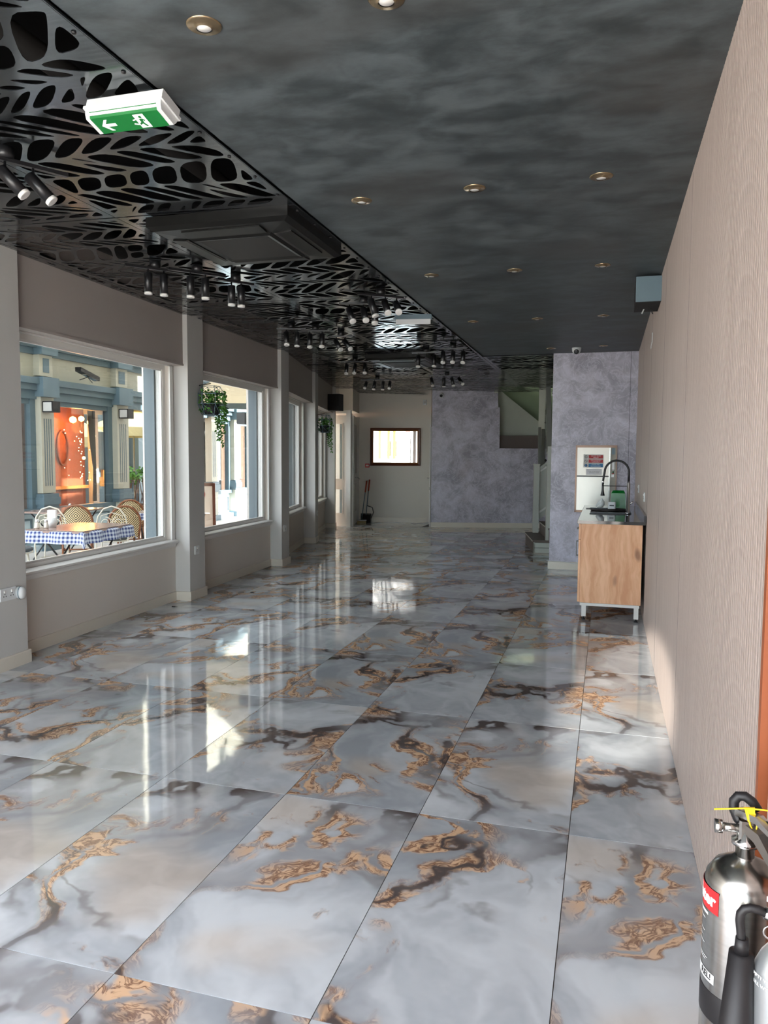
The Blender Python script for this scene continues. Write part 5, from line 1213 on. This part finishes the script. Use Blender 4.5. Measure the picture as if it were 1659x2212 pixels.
def rattan_chair():
    t = thing('rattan_bistro_chair', 'x', 'chair', (0, 0, 0), group='woven rattan bistro chairs', local=True)
    N_ = 18; prof = []
    for i in range(N_+1):
        a = PI*i/N_; prof.append((-.215*math.cos(a), .62+.25*math.sin(a)))
    outl = [(-.19, .44)]+prof+[(.19, .44)]
    b = MB(); yb = lambda x: .20-.9*x*x
    # curved woven shell
    cols = 12; rows_ = 8; vs = []
    for j in range(rows_+1):
        z = .42+j*(.87-.42)/rows_
        hw = .20 if z < .62 else .212*math.sqrt(max(0, 1-((z-.62)/.253)**2))
        for i in range(cols+1): x = -hw+2*hw*i/cols; vs.append((x, yb(x)+.05*(z-.42), z))
    f1 = [(j*(cols+1)+i, j*(cols+1)+i+1, (j+1)*(cols+1)+i+1, (j+1)*(cols+1)+i) for j in range(rows_) for i in range(cols)]
    b.add(vs, f1, True); b.build('woven_back', M['rattan'], t)
    MB().tube([(x, yb(x)+.05*(z-.42), z) for x, z in outl], .017, 8).build('back_frame', M['bamboo'], t)
    b = MB().lathe([(0, .425), (.20, .425), (.215, .44), (.205, .46), (0, .462)], (0, 0, 0), 22); b.build('seat', M['rattan'], t)
    for sx in (-1, 1):
        MB().tube([(sx*.19, .16, .44), (sx*.19, .18, 0)], .015, 8).build('leg', M['bamboo'], t); MB().tube([(sx*.16, -.14, .43), (sx*.17, -.17, 0)], .015, 8).build('leg', M['bamboo'], t)
    b = MB()
    for sx in (-1, 1): b.tube([(sx*.18, .16, .22), (sx*.165, -.15, .22)], .009, 6)
    b.tube([(-.18, .16, .24), (.18, .16, .24)], .009, 6); b.tube([(-.165, -.15, .20), (.165, -.15, .20)], .009, 6); b.build('stretchers', M['bamboo'], t)
    return t
wcp = wire_chair(); first = True
WCH = [(-6.62, 7.25, 2.28, 'cream wire bistro chair at the left edge of the first window'), (-6.35, 8.72, 3.75, 'cream wire bistro chair before the chequered table, its scrolled back towards us'), (-7.02, 8.40, 3.65, 'cream wire bistro chair with its scrolled back against the left rattan chair'),
       (-7.0, 11.55, 4.4, 'cream wire bistro chair beside the menu board in the second window')]
for i, (x, y, a, lb) in enumerate(WCH):
    if i == 0: wcp.location = (x, y, GZ); wcp.rotation_euler = (0, 0, a-PI*0); wcp['label'] = lb
    else: dup(wcp, (x, y, GZ), a, lb)
rcp = rattan_chair()
RCH = [(-6.62, 9.35, 3.85, 'woven rattan chair nearest the first window with a full chevron back'), (-7.30, 9.25, 3.65, 'woven rattan chair behind the chequered table, left one of the two'),
       (-7.40, 10.65, 3.7, 'woven rattan chair further back, left of the round chequered table'), (-6.75, 10.55, 4.3, 'woven rattan chair cut by the column at the right of the first window')]
for i, (x, y, a, lb) in enumerate(RCH):
    if i == 0: rcp.location = (x, y, GZ); rcp.rotation_euler = (0, 0, a); rcp['label'] = lb
    else: dup(rcp, (x, y, GZ), a, lb)
def bistro_table(loc, rz, w, d, label, cloth=None, mat='table_top'):
    t = thing('bistro_table', label, 'table', loc, rz, 'bistro tables on the terrace', local=True); H = .735
    MB().box(-w/2, w/2, -d/2, d/2, H-.022, H, .02).build('tabletop', M[mat], t)
    for sx in (-1, 1):
        MB().tube([(sx*w*.36, -d*.38, 0), (sx*w*.36, d*.38, H-.03)], .011, 8).build('leg', M['black'], t); MB().tube([(sx*w*.36-.02, d*.38, 0), (sx*w*.36-.02, -d*.38, H-.03)], .011, 8).build('leg', M['black'], t)
    MB().tube([(-w*.36, 0, H/2), (w*.36, 0, H/2)], .009, 8).build('crossbar', M['black'], t)
    if cloth:
        c = bpy.data.meshes.new('tablecloth'); vs = []; fs = []; uv = []
        n = 10; H1 = H+.002; ew = w/2+.012; ed = d/2+.012
        def pnt(x, y):
            ox = max(0, abs(x)-ew); oy = max(0, abs(y)-ed); z = H1-max(ox, oy)-.35*min(ox, oy)
            return (math.copysign(min(abs(x), ew+.15*ox+.02*math.sin(y*19)*(ox > 0)), x), math.copysign(min(abs(y), ed+.15*oy+.02*math.sin(x*17)*(oy > 0)), y), z)
        NX, NY = 26, 30; LX, LY = ew+cloth, ed+cloth
        for j in range(NY+1):
            for i in range(NX+1): x = -LX+2*LX*i/NX; y = -LY+2*LY*j/NY; vs.append(pnt(x, y)); uv.append((x*22, y*22))
        for j in range(NY):
            for i in range(NX): fs.append((j*(NX+1)+i, j*(NX+1)+i+1, (j+1)*(NX+1)+i+1, (j+1)*(NX+1)+i))
        c.from_pydata(vs, [], fs); ul = c.uv_layers.new(name='UVMap')
        for lp in c.loops: ul.data[lp.index].uv = uv[lp.vertex_index]
        c.materials.append(M['gingham']); o = bpy.data.objects.new('gingham_tablecloth', c); COL.objects.link(o); o.location = loc; o.rotation_euler = (0, 0, rz)
        tag(o, 'blue and white gingham cloth hanging from '+label.split(' standing')[0].replace('bistro table', 'the table'), 'tablecloth', 'gingham tablecloths')
        q_ = thing('glass_table_plate', 'clear pale plate lying over the cloth on '+label.split(' standing')[0].replace('bistro table', 'the table'), 'table plate', (loc[0], loc[1], loc[2]+H+.004), rz, local=True)
        MB().box(-w/2, w/2, -d/2, d/2, 0, .005, .02).build('plate', M['table_top'], q_)
    return t
bistro_table((-5.93, 7.55, GZ), .06, .74, 1.0, 'bistro table nearest the first window standing among wire chairs', .14)
bistro_table((-6.45, 9.95, GZ), .4, .55, .55, 'small bistro table standing right of the rattan chairs', .10)
bistro_table((-8.05, 9.9, GZ), .1, .7, 1.2, 'pale bistro table standing close to the amber shop window')
bistro_table((-7.45, 12.05, GZ), .3, .6, .6, 'white bistro table standing before the menu board', mat='facade_pale')
TZ = GZ+.735+.009
pt = thing('napkin_pot', 'white pot of paper napkins on the chequered table', 'pot', (-6.16, 7.35, TZ), 0, local=True)
MB().lathe([(0, .0), (.042, 0), (.055, .115), (.050, .115), (.04, .01), (0, .01)], (0, 0, 0), 20).build('pot_body', M['white_plastic'], pt); MB().obox((0, 0, .14), (1, .4, 0), (-.4, 1, 0), (0, 0, 1), .045, .03, .06).build('paper_napkins', M['white_ink'], pt)
for k, (x, y, lb) in enumerate(((-6.20, 7.15, 'glass salt shaker with steel lid left of the napkin pot'), (-6.12, 7.2, 'glass pepper shaker with steel lid nearest the napkin pot'), (-7.85, 9.75, 'steel topped cruet on the pale table by the shop window'), (-6.5, 9.95, 'steel topped cruet on the small round-backed table'))):
    c = thing('condiment_shaker', lb, 'shaker', (x, y, TZ-(.009 if k == 2 else 0)), 0, 'glass shakers on the terrace tables', local=True)
    MB().lathe([(0, 0), (.024, 0), (.028, .02), (.022, .06), (.018, .075), (0, .075)], (0, 0, 0), 14).build('jar', M['steel_pale'], c); MB().lathe([(.02, .075), (.022, .085), (.016, .105), (0, .108)], (0, 0, 0), 14).build('lid', M['chrome'], c)
# menu A-board seen in the second window
mbp = Vector((-8.0, 13.75, GZ)); mb_ = thing('menu_board', 'brown framed menu board with a red round emblem, seen through the second window', 'sign board', tuple(mbp), .42, local=True)
MB().obox((0, 0, .5), (1, 0, 0), (0, 1, .12), (0, -.12, 1), .33, .015, .5).build('panel', plain('cream_poster', srgb(214, 196, 180), .7), mb_)
b = MB()
for x in (-.35, .35): b.obox((x, 0, .5), (1, 0, 0), (0, 1, .12), (0, -.12, 1), .03, .025, .53)
for z in (0.02, 1.0): b.obox((0, -(z-.5)*.12, z), (1, 0, 0), (0, 1, .12), (0, -.12, 1), .35, .025, .03)
b.build('frame', M['mahogany'], mb_)
MB().lathe([(.10, .0), (.10, .004), (.13, .004), (.13, 0)], (.05, -.062, .80), 22, (0, -1, -.12), caps=False).build('round_emblem', M['sign_red'], mb_)
text_mesh('LUNCH', .055, M['sign_red'], mb_, (.05, -.064, .79), (1, 0, 0), (0, -.12, 1)); text_mesh('MENU', .13, M['black_ink'], mb_, (.0, -.015, .38), (1, 0, 0), (0, -.12, 1))

# ------------------------------------------------------------------ street in front of the shop (behind the camera, seen in the mirror)
sf = thing('street_frontage', 'sunlit street frontage with yellow posts reflected in the mirror', 'building', (0, -22, GZ))
MB().box(-14, 16, -22.6, -22.2, GZ, 7).build('wall', M['facade_pale'], sf)
for x in (2.75, 3.42, 3.86): MB().box(x, x+.12, -22.2, -21.9, 1.3, 3.4).build('yellow_post', M['deep_yellow'], sf)
for x in (2.75, 3.5, 3.95): MB().box(x, x+.16, -22.2, -22.15, 1.5, 2.6).build('window', M['room_dark'], sf)
for x in (2.5, 3.1, 3.6): MB().box(x, x+.4, -21.8, -21.5, GZ, .75).build('planter', M['room_dark'], sf)
MB().box(-14, 16, -22.2, -21.8, 3.4, 3.8).build('fascia', M['facade_pale'], sf)
pk = thing('brick_pier', 'pinkish brick pier with a grey base on the street, reflected in the mirror', 'pier', (1.8, -9, GZ))
MB().box(1.72, 1.92, -9.2, -8.9, .55, 3.6).build('shaft', M['pink_brick'], pk); MB().box(1.70, 1.94, -9.25, -8.85, GZ, .55).build('base', M['facade_dark'], pk)
